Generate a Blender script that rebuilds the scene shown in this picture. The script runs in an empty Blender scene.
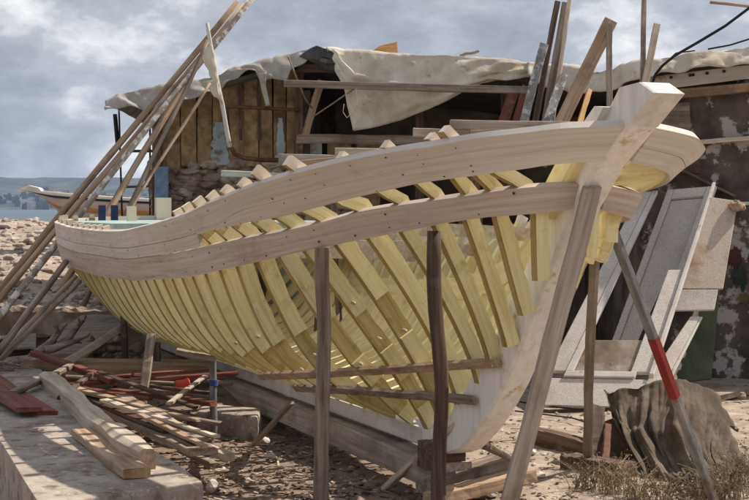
import bpy, bmesh, math, random
import numpy as np
from mathutils import Vector, Matrix, noise

random.seed(7)
rng = np.random.default_rng(7)
SC = bpy.context.scene
COL = SC.collection

# ------------------------------------------------------------------ camera model (metres; eye at 0,0,1.6)
FPX, EYE, HZ = 1400.0, 1.6, 207.0
PITCH = math.atan((250 - HZ) / FPX)
CP, SP = math.cos(PITCH), math.sin(PITCH)

def ray(px, py):
    X = (px - 374.5) / FPX
    Z = -(py - 250) / FPX
    return (X, CP + Z * SP, -SP + Z * CP)

def at(px, py, Y):
    """survey point: sight line px,py at distance Y"""
    r = ray(px, py); t = Y / r[1]
    return Vector((r[0] * t, Y, EYE + t * r[2]))

def onz(px, py, z):
    r = ray(px, py); t = (z - EYE) / r[2]
    return Vector((r[0] * t, r[1] * t, z))

# ------------------------------------------------------------------ materials
def _nodes(name):
    m = bpy.data.materials.new(name); m.use_nodes = True
    nt = m.node_tree; nt.nodes.clear()
    out = nt.nodes.new('ShaderNodeOutputMaterial')
    b = nt.nodes.new('ShaderNodeBsdfPrincipled')
    nt.links.new(b.outputs[0], out.inputs[0])
    return m, nt, b

def mat(name, ramp, scale=(3, 3, 3), nscale=1.0, detail=8, rough=.8, bump=.3, bdist=.01, stain=None, stain_scale=2.0,
        stain_rng=(.5, .62), rand=.12, spec=.25, bscale=None, distort=0.0, metal=0.0, stain2=None, stain2_scale=3.0, stain2_rng=(.56, .64), coord='Object'):
    m, nt, b = _nodes(name)
    N, L = nt.nodes.new, nt.links.new
    tc = N('ShaderNodeTexCoord'); mp = N('ShaderNodeMapping')
    mp.inputs['Scale'].default_value = scale
    oi = N('ShaderNodeObjectInfo')
    comb = N('ShaderNodeCombineXYZ'); mul = N('ShaderNodeMath'); mul.operation = 'MULTIPLY'; mul.inputs[1].default_value = 37.0
    L(oi.outputs['Random'], mul.inputs[0]); L(mul.outputs[0], comb.inputs[0]); L(mul.outputs[0], comb.inputs[2])
    L(tc.outputs[coord], mp.inputs['Vector']); L(comb.outputs[0], mp.inputs['Location'])
    n = N('ShaderNodeTexNoise'); n.inputs['Scale'].default_value = nscale; n.inputs['Detail'].default_value = detail
    n.inputs['Roughness'].default_value = .62; n.inputs['Distortion'].default_value = distort
    L(mp.outputs[0], n.inputs['Vector'])
    cr = N('ShaderNodeValToRGB'); els = cr.color_ramp.elements
    for i, (p, c) in enumerate(ramp):
        e = els[i] if i < 2 else els.new(p)
        e.position = .5 + (p - .5) * .66; e.color = (*c, 1)
    L(n.outputs['Fac'], cr.inputs[0])
    col = cr.outputs[0]
    def over(col, c, sc, rg, seed):
        mp2 = N('ShaderNodeMapping'); mp2.inputs['Location'].default_value = (seed, seed * .7, seed * .3)
        add = N('ShaderNodeVectorMath'); add.operation = 'ADD'
        L(tc.outputs['Object'], add.inputs[0]); L(comb.outputs[0], add.inputs[1]); L(add.outputs[0], mp2.inputs['Vector'])
        s = N('ShaderNodeTexNoise'); s.inputs['Scale'].default_value = sc; s.inputs['Detail'].default_value = 7; s.inputs['Roughness'].default_value = .65
        L(mp2.outputs[0], s.inputs['Vector'])
        r2 = N('ShaderNodeMapRange'); r2.inputs[1].default_value = rg[0]; r2.inputs[2].default_value = rg[1]
        L(s.outputs['Fac'], r2.inputs[0])
        mx = N('ShaderNodeMix'); mx.data_type = 'RGBA'; mx.inputs['B'].default_value = (*c, 1)
        L(r2.outputs[0], mx.inputs['Factor']); L(col, mx.inputs['A'])
        return mx.outputs['Result']
    if stain: col = over(col, stain, stain_scale, stain_rng, 11.3)
    if stain2: col = over(col, stain2, stain2_scale, stain2_rng, 3.7)
    hs = N('ShaderNodeHueSaturation'); rr = N('ShaderNodeMapRange')
    rr.inputs[3].default_value = 1 - rand; rr.inputs[4].default_value = 1 + rand
    L(oi.outputs['Random'], rr.inputs[0]); L(rr.outputs[0], hs.inputs['Value']); L(col, hs.inputs['Color'])
    L(hs.outputs[0], b.inputs['Base Color'])
    b.inputs['Roughness'].default_value = rough; b.inputs['Specular IOR Level'].default_value = spec
    b.inputs['Metallic'].default_value = metal
    if bump:
        bp = N('ShaderNodeBump'); bp.inputs['Strength'].default_value = bump; bp.inputs['Distance'].default_value = bdist
        if bscale:
            n2 = N('ShaderNodeTexNoise'); n2.inputs['Scale'].default_value = bscale; n2.inputs['Detail'].default_value = 6
            L(tc.outputs['Object'], n2.inputs['Vector']); L(n2.outputs['Fac'], bp.inputs['Height'])
        else:
            L(n.outputs['Fac'], bp.inputs['Height'])
        n3 = N('ShaderNodeTexNoise'); n3.inputs['Scale'].default_value = 6.0; n3.inputs['Detail'].default_value = 5; L(mp.outputs[0], n3.inputs['Vector'])
        b3 = N('ShaderNodeBump'); b3.inputs['Strength'].default_value = bump * .6; b3.inputs['Distance'].default_value = bdist * .4; L(n3.outputs['Fac'], b3.inputs['Height']); L(bp.outputs[0], b3.inputs['Normal'])
        L(b3.outputs[0], b.inputs['Normal'])
    return m

GR = (1.2, 26, 26)
M = {}
M['strake'] = mat('primed_planking', [(.2, (.50, .45, .395)), (.5, (.60, .555, .50)), (.8, (.69, .65, .60))], (1.1, 30, 1), .9, coord='UV', distort=.4, stain=(.40, .32, .25), stain_scale=2.2, stain_rng=(.58, .95),
                  stain2=(.56, .50, .46), stain2_scale=1.3, stain2_rng=(.5, .75), rand=.04, rough=.85, bump=.25, bdist=.004)
M['wale'] = mat('reddish_planking', [(.2, (.38, .30, .245)), (.5, (.49, .41, .345)), (.8, (.59, .515, .445))], (1.1, 30, 1), .9, coord='UV', distort=.4, stain=(.27, .18, .145), stain_scale=2.6, stain_rng=(.55, .9),
                  stain2=(.50, .43, .39), stain2_scale=1.6, stain2_rng=(.52, .75), rand=.04, rough=.85, bump=.25, bdist=.004)
M['stem'] = mat('stem_timber', [(.2, (.66, .605, .53)), (.5, (.78, .745, .69)), (.8, (.84, .815, .77))], (22, 22, 1.6), .9, stain=(.50, .39, .29), stain_scale=3.0, stain_rng=(.60, .95),
                stain2=(.50, .37, .12), stain2_scale=3.2, stain2_rng=(.60, .66), rand=.03, bump=.25, bdist=.004)
M['head'] = mat('stem_head_timber', [(.3, (.55, .5, .46)), (.7, (.68, .65, .62))], (14, 14, 2.5), .9, stain=(.45, .36, .3), stain_scale=3.0, stain_rng=(.55, .8), rand=.03, bump=.2, bdist=.004)
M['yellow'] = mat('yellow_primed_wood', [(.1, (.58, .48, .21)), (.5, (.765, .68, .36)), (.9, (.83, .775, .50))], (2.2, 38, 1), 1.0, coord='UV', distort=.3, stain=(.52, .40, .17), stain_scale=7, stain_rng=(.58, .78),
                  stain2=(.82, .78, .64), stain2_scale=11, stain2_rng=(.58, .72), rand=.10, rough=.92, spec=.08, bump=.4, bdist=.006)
M['ochre'] = mat('shaded_and_bare_rib_wood', [(.2, (.25, .165, .055)), (.5, (.36, .26, .095)), (.8, (.46, .35, .15))], (2.2, 38, 1), 1.0, coord='UV', distort=.3, stain=(.22, .14, .055), stain_scale=7, stain_rng=(.56, .76), rand=.12, rough=.92, spec=.08, bump=.35, bdist=.006)  # shade of outward rib faces painted in as tan; also bare outsides of heads
M['dull'] = mat('shade_toned_yellow_wood', [(.2, (.38, .28, .10)), (.5, (.52, .41, .17)), (.8, (.62, .52, .26))], (2.2, 38, 1), 1.0, coord='UV', distort=.3, stain=(.22, .14, .055), stain_scale=7, stain_rng=(.56, .76), rand=.12, rough=.92, spec=.08, bump=.35, bdist=.006)  # recessed rib layer: its shade is put into the colour as a darker yellow
M['bare'] = mat('bare_rib_wood', [(.3, (.26, .15, .07)), (.7, (.42, .28, .15))], (4, 12, 12), 1.0, rand=.15)
M['white_keel'] = mat('white_keel_paint', [(.3, (.52, .49, .46)), (.7, (.68, .66, .64))], (2, 10, 10), 1.0, stain=(.35, .27, .2), stain_scale=3, stain_rng=(.55, .72), rand=.02)
M['grey'] = mat('weathered_grey_wood', [(.25, (.14, .105, .08)), (.5, (.26, .205, .16)), (.75, (.39, .325, .265))], GR, 1.0, stain=(.10, .07, .048), stain_scale=2.5, stain_rng=(.5, .75), rand=.2, bump=.5, bdist=.006)
M['lightgrey'] = mat('light_grey_sawn_wood', [(.2, (.22, .175, .14)), (.5, (.36, .305, .255)), (.8, (.50, .45, .395))], (1.2, 26, 26), 1.0, stain=(.17, .13, .105), stain_scale=2.2, stain_rng=(.5, .72), rand=.05, bump=.6, bdist=.006)
M['pale'] = mat('pale_sawn_wood', [(.25, (.36, .28, .21)), (.5, (.48, .40, .31)), (.75, (.57, .50, .41))], GR, 1.0, stain=(.28, .2, .14), stain_scale=3, stain_rng=(.52, .75), rand=.15, bump=.4, bdist=.005)
M['tan'] = mat('tan_timber', [(.25, (.24, .15, .09)), (.5, (.36, .25, .165)), (.75, (.48, .36, .26))], GR, 1.0, stain=(.16, .1, .06), stain_scale=3, stain_rng=(.52, .75), rand=.15, bump=.4, bdist=.005)
M['brown'] = mat('dark_brown_timber', [(.25, (.055, .034, .024)), (.5, (.105, .066, .048)), (.75, (.18, .12, .092))], GR, 1.0, stain=(.22, .17, .14), stain_scale=4, stain_rng=(.58, .72), rand=.2, bump=.5, bdist=.006)
M['red'] = mat('red_brown_paint', [(.25, (.115, .034, .023)), (.5, (.17, .055, .038)), (.75, (.22, .085, .06))], GR, 1.0, stain=(.26, .15, .11), stain_scale=5, stain_rng=(.6, .7), rand=.15, bump=.3, bdist=.004)
M['orange'] = mat('orange_wood', [(.3, (.42, .22, .07)), (.7, (.55, .34, .14))], GR, 1.0, rand=.1)
M['flaky'] = mat('flaky_whitewashed_wood', [(.25, (.2, .16, .13)), (.5, (.3, .25, .21)), (.75, (.4, .35, .31))], GR, 1.0, stain=(.62, .6, .57), stain_scale=9, stain_rng=(.5, .56), rand=.1)
M['spotty'] = mat('spotty_grey_wood', [(.3, (.17, .16, .15)), (.7, (.3, .29, .28))], (4, 12, 12), 1.0, stain=(.5, .5, .5), stain_scale=14, stain_rng=(.52, .6), rand=.1)
M['tarp'] = mat('canvas_tarp', [(.25, (.46, .41, .33)), (.5, (.60, .55, .465)), (.75, (.67, .63, .55))], (2, 2, 2), 1.0, stain=(.40, .31, .2), stain_scale=1.9, stain_rng=(.5, .72), stain2=(.33, .27, .2), stain2_scale=7, stain2_rng=(.6, .7), rand=.05, rough=.95, spec=.1, bump=.5, bdist=.02, bscale=11)
M['tarp_grey'] = mat('grey_canvas_tarp', [(.25, (.28, .26, .24)), (.5, (.41, .385, .35)), (.75, (.52, .49, .45))], (2, 2, 2), 1.0, stain=(.24, .2, .15), stain_scale=1.8, stain_rng=(.5, .7), rand=.05, rough=.9, bump=.25)
M['plastic'] = mat('black_plastic_sheet', [(.3, (.035, .034, .036)), (.7, (.12, .12, .125))], (3, 3, 3), 1.0, rough=.5, rand=.05)
M['rag'] = mat('brown_canvas', [(.2, (.045, .032, .023)), (.5, (.086, .064, .046)), (.8, (.15, .118, .09))], (4, 4, 4), 1.0, stain=(.20, .175, .145), stain_scale=2.6, stain_rng=(.5, .75), rand=.04, rough=.95, bump=.35, bscale=26)
M['panel'] = mat('brown_plywood', [(.25, (.17, .105, .045)), (.5, (.28, .18, .085)), (.75, (.37, .26, .14))], (9, 9, 1.0), .9, stain=(.09, .05, .03), stain_scale=1.8, stain_rng=(.52, .72), stain2=(.36, .31, .24), stain2_scale=3, stain2_rng=(.63, .7), rand=.16, bump=.25)
M['bluegrey'] = mat('peeling_blue_paint', [(.3, (.27, .33, .37)), (.7, (.42, .47, .5))], (6, 6, 2), 1.0, stain=(.2, .14, .08), stain_scale=5, stain_rng=(.55, .65), rand=.05)
M['blue'] = mat('blue_paint', [(.3, (.12, .2, .3)), (.7, (.2, .3, .42))], (10, 10, 1), 1.0, stain=(.3, .3, .3), stain_scale=5, stain_rng=(.6, .7), rand=.05)
M['navy'] = mat('navy_paint', [(.3, (.015, .03, .075)), (.7, (.03, .05, .12))], rand=.05)
M['teal'] = mat('teal_paint', [(.3, (.24, .36, .35)), (.7, (.36, .47, .45))], (2, 9, 9), 1.0, stain=(.5, .55, .5), stain_scale=3, stain_rng=(.55, .7), rand=.03)
M['cream'] = mat('cream_paint', [(.3, (.76, .63, .47)), (.7, (.83, .71, .56))], (3, 3, 3), 1.0, rand=.03)
M['stone'] = mat('rubble_stone', [(.25, (.15, .105, .075)), (.5, (.27, .2, .15)), (.75, (.4, .33, .27))], (3, 3, 3), 1.2, rand=.2, bump=.8, bdist=.03, rough=.95)
M['conc'] = mat('old_concrete', [(.25, (.21, .165, .13)), (.5, (.33, .275, .23)), (.75, (.44, .385, .335))], (2.2, 2.2, 2.2), 1.4, detail=12, stain=(.13, .09, .06), stain_scale=8, stain_rng=(.52, .66),
                stain2=(.46, .42, .38), stain2_scale=26, stain2_rng=(.58, .64), rand=.03, bump=1.0, bdist=.03, rough=.95)
M['tan_stone'] = mat('tan_stone', [(.3, (.33, .265, .21)), (.7, (.48, .41, .34))], (5, 5, 5), 1.0, rand=.2, bump=.6, bdist=.02)
M['white_stone'] = mat('pale_stone', [(.3, (.42, .38, .33)), (.7, (.58, .54, .49))], (5, 5, 5), 1.0, rand=.2, bump=.6, bdist=.02)
M['plaster'] = mat('dark_peeling_plaster', [(.3, (.05, .038, .032)), (.7, (.135, .105, .09))], (3, 3, 3), 1.0, stain=(.40, .37, .35), stain_scale=2.6, stain_rng=(.545, .585), rand=.02, bump=.5, bdist=.02,
                   stain2=(.16, .09, .045), stain2_scale=1.3, stain2_rng=(.62, .7))
M['dark'] = mat('sooty_wall', [(.3, (.12, .088, .066)), (.7, (.33, .27, .22))], (2, 2, 2), 1.0, stain=(.13, .11, .09), stain_scale=1.4, stain_rng=(.58, .75), rand=.05, bump=.4)
M['rust'] = mat('rusty_pipe', [(.3, (.07, .028, .018)), (.7, (.17, .075, .045))], (6, 6, 6), 1.0, rand=.1, rough=.8)
M['steel'] = mat('galvanised_steel', [(.3, (.13, .13, .13)), (.7, (.25, .25, .25))], (6, 20, 20), 1.0, stain=(.16, .09, .05), stain_scale=5, stain_rng=(.58, .7), rand=.05, rough=.55, metal=.35)
M['redpaint'] = mat('red_paint_band', [(.3, (.17, .02, .016)), (.7, (.25, .035, .028))], (5, 20, 20), 1.0, rand=.03)
M['bluetape'] = mat('blue_tape', [(.3, (.03, .06, .2)), (.7, (.05, .09, .28))], rand=.03)
M['black'] = mat('black_rubber', [(.3, (.012, .012, .013)), (.7, (.03, .03, .03))], rand=.05, rough=.6)
M['doorstip'] = mat('stippled_door_paint', [(.30, (.42, .36, .305)), (.50, (.56, .51, .465)), (.70, (.66, .62, .585))], (1, 1, 1), 110, detail=3, rand=.06, rough=.9, bump=.6, bdist=.004, stain=(.40, .34, .28), stain_scale=3.2, stain_rng=(.5, .8))
M['doorwhite'] = mat('chalky_door_edge', [(.3, (.50, .455, .41)), (.7, (.64, .60, .56))], (3, 3, 3), 1.0, stain=(.33, .25, .18), stain_scale=6, stain_rng=(.58, .68), rand=.03)
M['doorbrown'] = mat('worn_door_infill', [(.3, (.16, .11, .075)), (.7, (.3, .23, .17))], (4, 4, 4), 1.0, stain=(.5, .45, .4), stain_scale=3, stain_rng=(.52, .75), rand=.05)
M['stained'] = mat('stained_board', [(.25, (.36, .285, .22)), (.5, (.455, .375, .305)), (.75, (.53, .46, .39))], (1, 1, 1), 90, detail=4, stain=(.27, .16, .09), stain_scale=2.5, stain_rng=(.52, .72), rand=.03, bump=.4, bdist=.003)
M['green'] = mat('dull_green_paint', [(.3, (.05, .066, .036)), (.7, (.10, .12, .066))], (6, 6, 1.5), 1.0, stain=(.12, .09, .06), stain_scale=3, stain_rng=(.55, .7), rand=.05)
M['boatwhite'] = mat('white_hull_paint', [(.3, (.62, .56, .48)), (.7, (.74, .69, .62))], (2, 2, 2), 1.0, rand=.03, bump=.1)
M['hullbeige'] = mat('beige_hull_paint', [(.3, (.40, .33, .26)), (.7, (.52, .45, .37))], (2, 2, 2), 1.0, rand=.03, bump=.1)
M['hullorange'] = mat('orange_hull_stripe', [(.3, (.4, .17, .04)), (.7, (.52, .25, .07))], (2, 2, 2), 1.0, rand=.03, bump=.1)
M['nail'] = mat('iron_nail', [(.3, (.02, .015, .012)), (.7, (.05, .04, .03))], rand=.02, bump=0)
M['bucket'] = mat('red_plastic', [(.3, (.62, .055, .02)), (.7, (.72, .08, .03))], rand=.02, rough=.45)
M['graf_red'] = mat('red_wall_paint', [(.3, (.05, .022, .02)), (.7, (.085, .03, .026))], (5, 5, 5), rand=.02)
M['graf_green'] = mat('green_wall_paint', [(.3, (.02, .035, .026)), (.7, (.035, .055, .04))], (5, 5, 5), rand=.02)
M['graf_yellow'] = mat('yellow_wall_paint', [(.3, (.10, .075, .03)), (.7, (.19, .145, .05))], (5, 5, 5), rand=.02)
M['weed'] = mat('dry_weed', [(.3, (.13, .10, .05)), (.7, (.29, .225, .13))], (9, 9, 9), rand=.2, bump=0)
M['weedstem'] = mat('dry_stem', [(.3, (.22, .16, .10)), (.7, (.36, .28, .19))], (9, 9, 9), rand=.2, bump=0)
M['drift'] = mat('driftwood', [(.25, (.12, .085, .065)), (.5, (.24, .18, .15)), (.75, (.42, .34, .29))], (3, 14, 14), 1.0, rand=.15, bump=.7, bdist=.01)
M['tower'] = mat('far_tower_render', [(.3, (.10, .10, .105)), (.7, (.16, .155, .155))], (.02, .02, .2), 1.0, rand=.35, bump=0)
M['hill'] = mat('far_hill', [(.3, (.035, .045, .04)), (.5, (.055, .062, .058)), (.7, (.11, .108, .105))], (.011, .011, .03), 1.0, detail=12, rand=.0, bump=0)
M['skirt'] = mat('shack_roofing', [(.3, (.1, .09, .08)), (.7, (.18, .16, .14))], rand=.05)
M['fascia'] = mat('white_fascia', [(.3, (.46, .43, .40)), (.7, (.60, .57, .54))], (1.5, 9, 9), 1.0, stain=(.28, .2, .15), stain_scale=5, stain_rng=(.58, .66), rand=.05)
M['greenwhite'] = mat('pale_green_board', [(.3, (.42, .43, .36)), (.7, (.56, .56, .48))], GR, 1.0, stain=(.3, .26, .2), stain_scale=9, stain_rng=(.55, .63), rand=.05)

def set_uv(o, uv):
    me = o.data; l = me.uv_layers.new(name='grain'); n = len(uv)
    idx = np.empty(len(me.loops), dtype=np.int64); me.loops.foreach_get('vertex_index', idx)
    a = np.zeros((len(me.vertices), 2)); a[:n] = np.array(uv)[:, :2]
    l.data.foreach_set('uv', a[idx].astype(np.float32).ravel())

# ------------------------------------------------------------------ object helpers
def tag(o, label=None, cat=None, group=None, kind=None):
    if label: o['label'] = label
    if cat: o['category'] = cat
    if group: o['group'] = group
    if kind: o['kind'] = kind
    return o

def link(name, verts, faces, mats, parent=None, mx=None, smooth=False, mi=None):
    me = bpy.data.meshes.new(name)
    me.from_pydata([tuple(v) for v in verts], [], [tuple(f) for f in faces])
    for m in (mats if isinstance(mats, (list, tuple)) else [mats]): me.materials.append(m)
    if mi is not None: me.polygons.foreach_set('material_index', mi)
    if smooth: me.polygons.foreach_set('use_smooth', [True] * len(me.polygons))
    me.validate(); me.update()
    bm = bmesh.new(); bm.from_mesh(me)
    bmesh.ops.recalc_face_normals(bm, faces=bm.faces); bm.to_mesh(me); bm.free()
    o = bpy.data.objects.new(name, me); COL.objects.link(o)
    if parent: o.parent = parent
    if mx is not None: o.matrix_local = mx
    return o

def empty(name, loc=(0, 0, 0), rz=0.0, label=None, cat=None, group=None):
    o = bpy.data.objects.new(name, None); COL.objects.link(o)
    o.location = loc; o.rotation_euler = (0, 0, rz); o.empty_display_size = .2
    return tag(o, label, cat, group)

def frame(A, B, up=(0, 0, 1)):
    A, B = Vector(A), Vector(B); x = (B - A); Ln = x.length; x.normalize()
    u = Vector(up); y = u.cross(x)
    if y.length < 1e-3: y = Vector((0, 1, 0)).cross(x)
    y.normalize(); z = x.cross(y)
    m = Matrix(((x.x, y.x, z.x, A.x), (x.y, y.y, z.y, A.y), (x.z, y.z, z.z, A.z), (0, 0, 0, 1)))
    return m, Ln

class MB:
    def __init__(s): s.v, s.f, s.mi = [], [], []
    def add(s, vs, fs, mi=0):
        o = len(s.v); s.v += [tuple(v) for v in vs]; s.f += [tuple(i + o for i in f) for f in fs]; s.mi += [mi] * len(fs)
    def rings(s, rings, closed=True, caps=True, mi=0):
        n = len(rings[0]); vs = [p for r in rings for p in r]; fs = []
        for i in range(len(rings) - 1):
            for j in range(n if closed else n - 1):
                k = (j + 1) % n
                fs.append((i * n + j, i * n + k, (i + 1) * n + k, (i + 1) * n + j))
        if caps and closed:
            fs.append(tuple(range(n))); fs.append(tuple((len(rings) - 1) * n + j for j in range(n)))
        s.add(vs, fs, mi)
    def box(s, c, h, mi=0):
        x, y, z = c; a, b, d = h
        vs = [(x + i * a, y + j * b, z + k * d) for i in (-1, 1) for j in (-1, 1) for k in (-1, 1)]
        s.add(vs, [(0, 1, 3, 2), (4, 6, 7, 5), (0, 4, 5, 1), (2, 3, 7, 6), (0, 2, 6, 4), (1, 5, 7, 3)], mi)
    def tube(s, pts, r, n=6, mi=0):
        pts = [Vector(p) for p in pts]; rs = r if isinstance(r, (list, tuple)) else [r] * len(pts)
        rings = []
        for i, p in enumerate(pts):
            t = (pts[min(i + 1, len(pts) - 1)] - pts[max(i - 1, 0)]).normalized()
            a = Vector((0, 0, 1)).cross(t)
            if a.length < .05: a = Vector((1, 0, 0)).cross(t)
            a.normalize(); b = t.cross(a)
            rings.append([p + a * math.cos(2 * math.pi * k / n) * rs[i] + b * math.sin(2 * math.pi * k / n) * rs[i] for k in range(n)])
        s.rings(rings, mi=mi)
    def build(s, name, mats, parent=None, mx=None, smooth=False):
        return link(name, s.v, s.f, mats, parent, mx, smooth, s.mi)

def bar(name, A, B, w, t, m, up=(0, 0, 1), parent=None, jit=.006, seg=12, taper=1.0, bend=0.0, bev=.006, end=None, twist=0.0, skew=0.0):
    """sawn timber from A to B: w across, t along 'up'; local X is the grain"""
    mx, Ln = frame(A, B, up)
    b = MB(); rings = []
    ph = random.uniform(0, 50)
    for i in range(seg + 1):
        u = i / seg; s = 1 + (taper - 1) * u
        x = u * Ln; hw, ht = w / 2 * s, t / 2 * s
        oy = noise.noise((u * Ln * 1.3, ph, 0)) * jit * 2.2 + bend * math.sin(math.pi * u); oz = noise.noise((u * Ln * 1.3, 7, ph)) * jit * 2.2
        a = twist * (u - .5); r = []
        e = min(bev, hw * .4, ht * .4)
        for (sy, sz, ey, ez) in ((-1, -1, 0, 1), (-1, -1, 1, 0), (1, -1, -1, 0), (1, -1, 0, 1), (1, 1, 0, -1), (1, 1, -1, 0), (-1, 1, 1, 0), (-1, 1, 0, -1)):
            y = sy * hw + ey * e + random.uniform(-jit, jit) * .5; z = sz * ht + ez * e + random.uniform(-jit, jit) * .5
            xx = x + (skew * y if i in (0, seg) else 0) + (random.uniform(-1, 1) * jit if i in (0, seg) else 0)
            r.append((xx, oy + y * math.cos(a) - z * math.sin(a), oz + y * math.sin(a) + z * math.cos(a)))
        rings.append(r)
    b.rings(rings)
    if end is not None:
        b.mi[-1] = 1; b.mi[-2] = 1
        return b.build(name, [m, end], parent, mx)
    return b.build(name, m, parent, mx)

def pole(name, A, B, r, m, parent=None, taper=.85, n=8, jit=.12, seg=12, bend=0.0):
    mx, Ln = frame(A, B)
    b = MB(); pts = []; rs = []
    ph = random.uniform(0, 50)
    for i in range(seg + 1):
        u = i / seg
        pts.append((u * Ln, noise.noise((u * 3, ph, 0)) * r * .7 + bend * math.sin(math.pi * u), noise.noise((u * 3, 0, ph)) * r * .7)); rs.append(r * (1 + (taper - 1) * u) * (1 + random.uniform(-jit, jit) * .4))
    b.tube(pts, rs, n)
    return b.build(name, m, parent, mx, True)

def rock(b, c, s, seed, mi=0, flat=.7, sub=2):
    bm = bmesh.new(); bmesh.ops.create_icosphere(bm, subdivisions=sub, radius=1)
    sx, sy, sz = s * random.uniform(.7, 1.3), s * random.uniform(.7, 1.3), s * flat * random.uniform(.7, 1.2)
    a = random.uniform(0, 6.28); ca, sa = math.cos(a), math.sin(a)
    vs = []
    for v in bm.verts:
        d = v.co.copy(); k = 1 + .38 * noise.noise(d * 1.1 + Vector((seed, 0, 0))) + .16 * noise.noise(d * 2.9 + Vector((0, seed, 0)))
        d = Vector([round(q * 2.6) / 2.6 * .4 + q * .6 for q in d]) * k
        x, y = d.x * sx, d.y * sy
        vs.append((c[0] + x * ca - y * sa, c[1] + x * sa + y * ca, c[2] + d.z * sz))
    b.add(vs, [[v.index for v in f.verts] for f in bm.faces], mi); bm.free()

def pchip(xs, ys):
    xs = np.array(xs, float); ys = np.array(ys, float); h = np.diff(xs); dl = np.diff(ys) / h
    m = np.zeros(len(xs)); m[0] = dl[0]; m[-1] = dl[-1]
    for i in range(1, len(xs) - 1):
        if dl[i - 1] * dl[i] > 0:
            w1 = 2 * h[i] + h[i - 1]; w2 = h[i] + 2 * h[i - 1]; m[i] = (w1 + w2) / (w1 / dl[i - 1] + w2 / dl[i])
    def g(x):
        x = np.clip(np.asarray(x, float), xs[0], xs[-1]); i = np.clip(np.searchsorted(xs, x) - 1, 0, len(xs) - 2); t = (x - xs[i]) / h[i]
        return (2 * t ** 3 - 3 * t ** 2 + 1) * ys[i] + (t ** 3 - 2 * t ** 2 + t) * h[i] * m[i] + (-2 * t ** 3 + 3 * t ** 2) * ys[i + 1] + (t ** 3 - t ** 2) * h[i] * m[i + 1]
    return g

def resample(pl, n):
    pl = np.array([tuple(p) for p in pl], float); s = np.r_[0, np.cumsum(np.linalg.norm(np.diff(pl, axis=0), axis=1))]
    s /= s[-1]; u = np.linspace(0, 1, n)
    return np.stack([np.interp(u, s, pl[:, k]) for k in range(3)], 1)

def sheet(name, rows, m, nu=60, nv=10, amp=.03, fscale=2.0, thick=.012, fold=None, parent=None, seed=0.0, crease=.011):
    """cloth through a set of world polylines (rows from back to hem), wrinkled along its own normal"""
    R = np.array([resample(r, nu) for r in rows]); k = len(rows)
    G = []
    tot = (k - 1) * nv
    for a in range(tot + 1):
        q = a / nv; i = min(int(q), k - 2); t = q - i
        G.append(R[i] * (1 - t) + R[i + 1] * t)
    G = np.array(G); H, W = G.shape[:2]
    du = np.gradient(G, axis=1); dv = np.gradient(G, axis=0); nn = np.cross(du, dv); nn /= np.linalg.norm(nn, axis=2, keepdims=True) + 1e-9
    o = G.mean(axis=(0, 1))
    V = []
    for a in range(H):
        for c in range(W):
            p = G[a, c]; d = noise.fractal((p[0] * fscale + seed, p[1] * fscale, p[2] * fscale), .9, 2.1, 4) * amp
            if fold: d += fold(a / (H - 1), c / (W - 1))
            d += crease * (.45 - abs(noise.noise((p[0] * fscale * 1.7 + seed, p[1] * fscale * 1.7, p[2] * fscale * 2.6))) * 1.6 - abs(noise.noise((p[0] * fscale * 4.1, p[1] * fscale * 4.1 + seed, p[2] * fscale * 5))) * .7)
            V.append(p + nn[a, c] * d - o)
    F = [(a * W + c, a * W + c + 1, (a + 1) * W + c + 1, (a + 1) * W + c) for a in range(H - 1) for c in range(W - 1)]
    ob = link(name, V, F, m, parent, Matrix.Translation(o), True)
    md = ob.modifiers.new('thickness', 'SOLIDIFY'); md.thickness = thick; md.offset = 0
    return ob

def smooth(a, b, x):
    t = min(1, max(0, (x - a) / (b - a))); return t * t * (3 - 2 * t)

# ------------------------------------------------------------------ ground
LEDGE = 15.75
def ground_h(x, y, fine=True):
    h = -.30 + .30 * smooth(11.3, 14.2, y) * smooth(.6, -1.3, x)
    up = (.32 + .064 * max(0, y - LEDGE)) * smooth(LEDGE, LEDGE + .25, y) * smooth(.4, -1.4, x)
    h += min(up, 1.35)
    if y > 31: h -= 6.5 * smooth(31, 48, y)
    if fine:
        rough = .35 + .9 * smooth(LEDGE, LEDGE + 1, y) * smooth(.4, -1.4, x)
        h += rough * (.10 * noise.noise((x * .9, y * .5, 1.7)) + .045 * noise.noise((x * 2.7, y * 2.7, 4)) + .022 * noise.noise((x * 8, y * 8, 9)))
    return h

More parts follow.
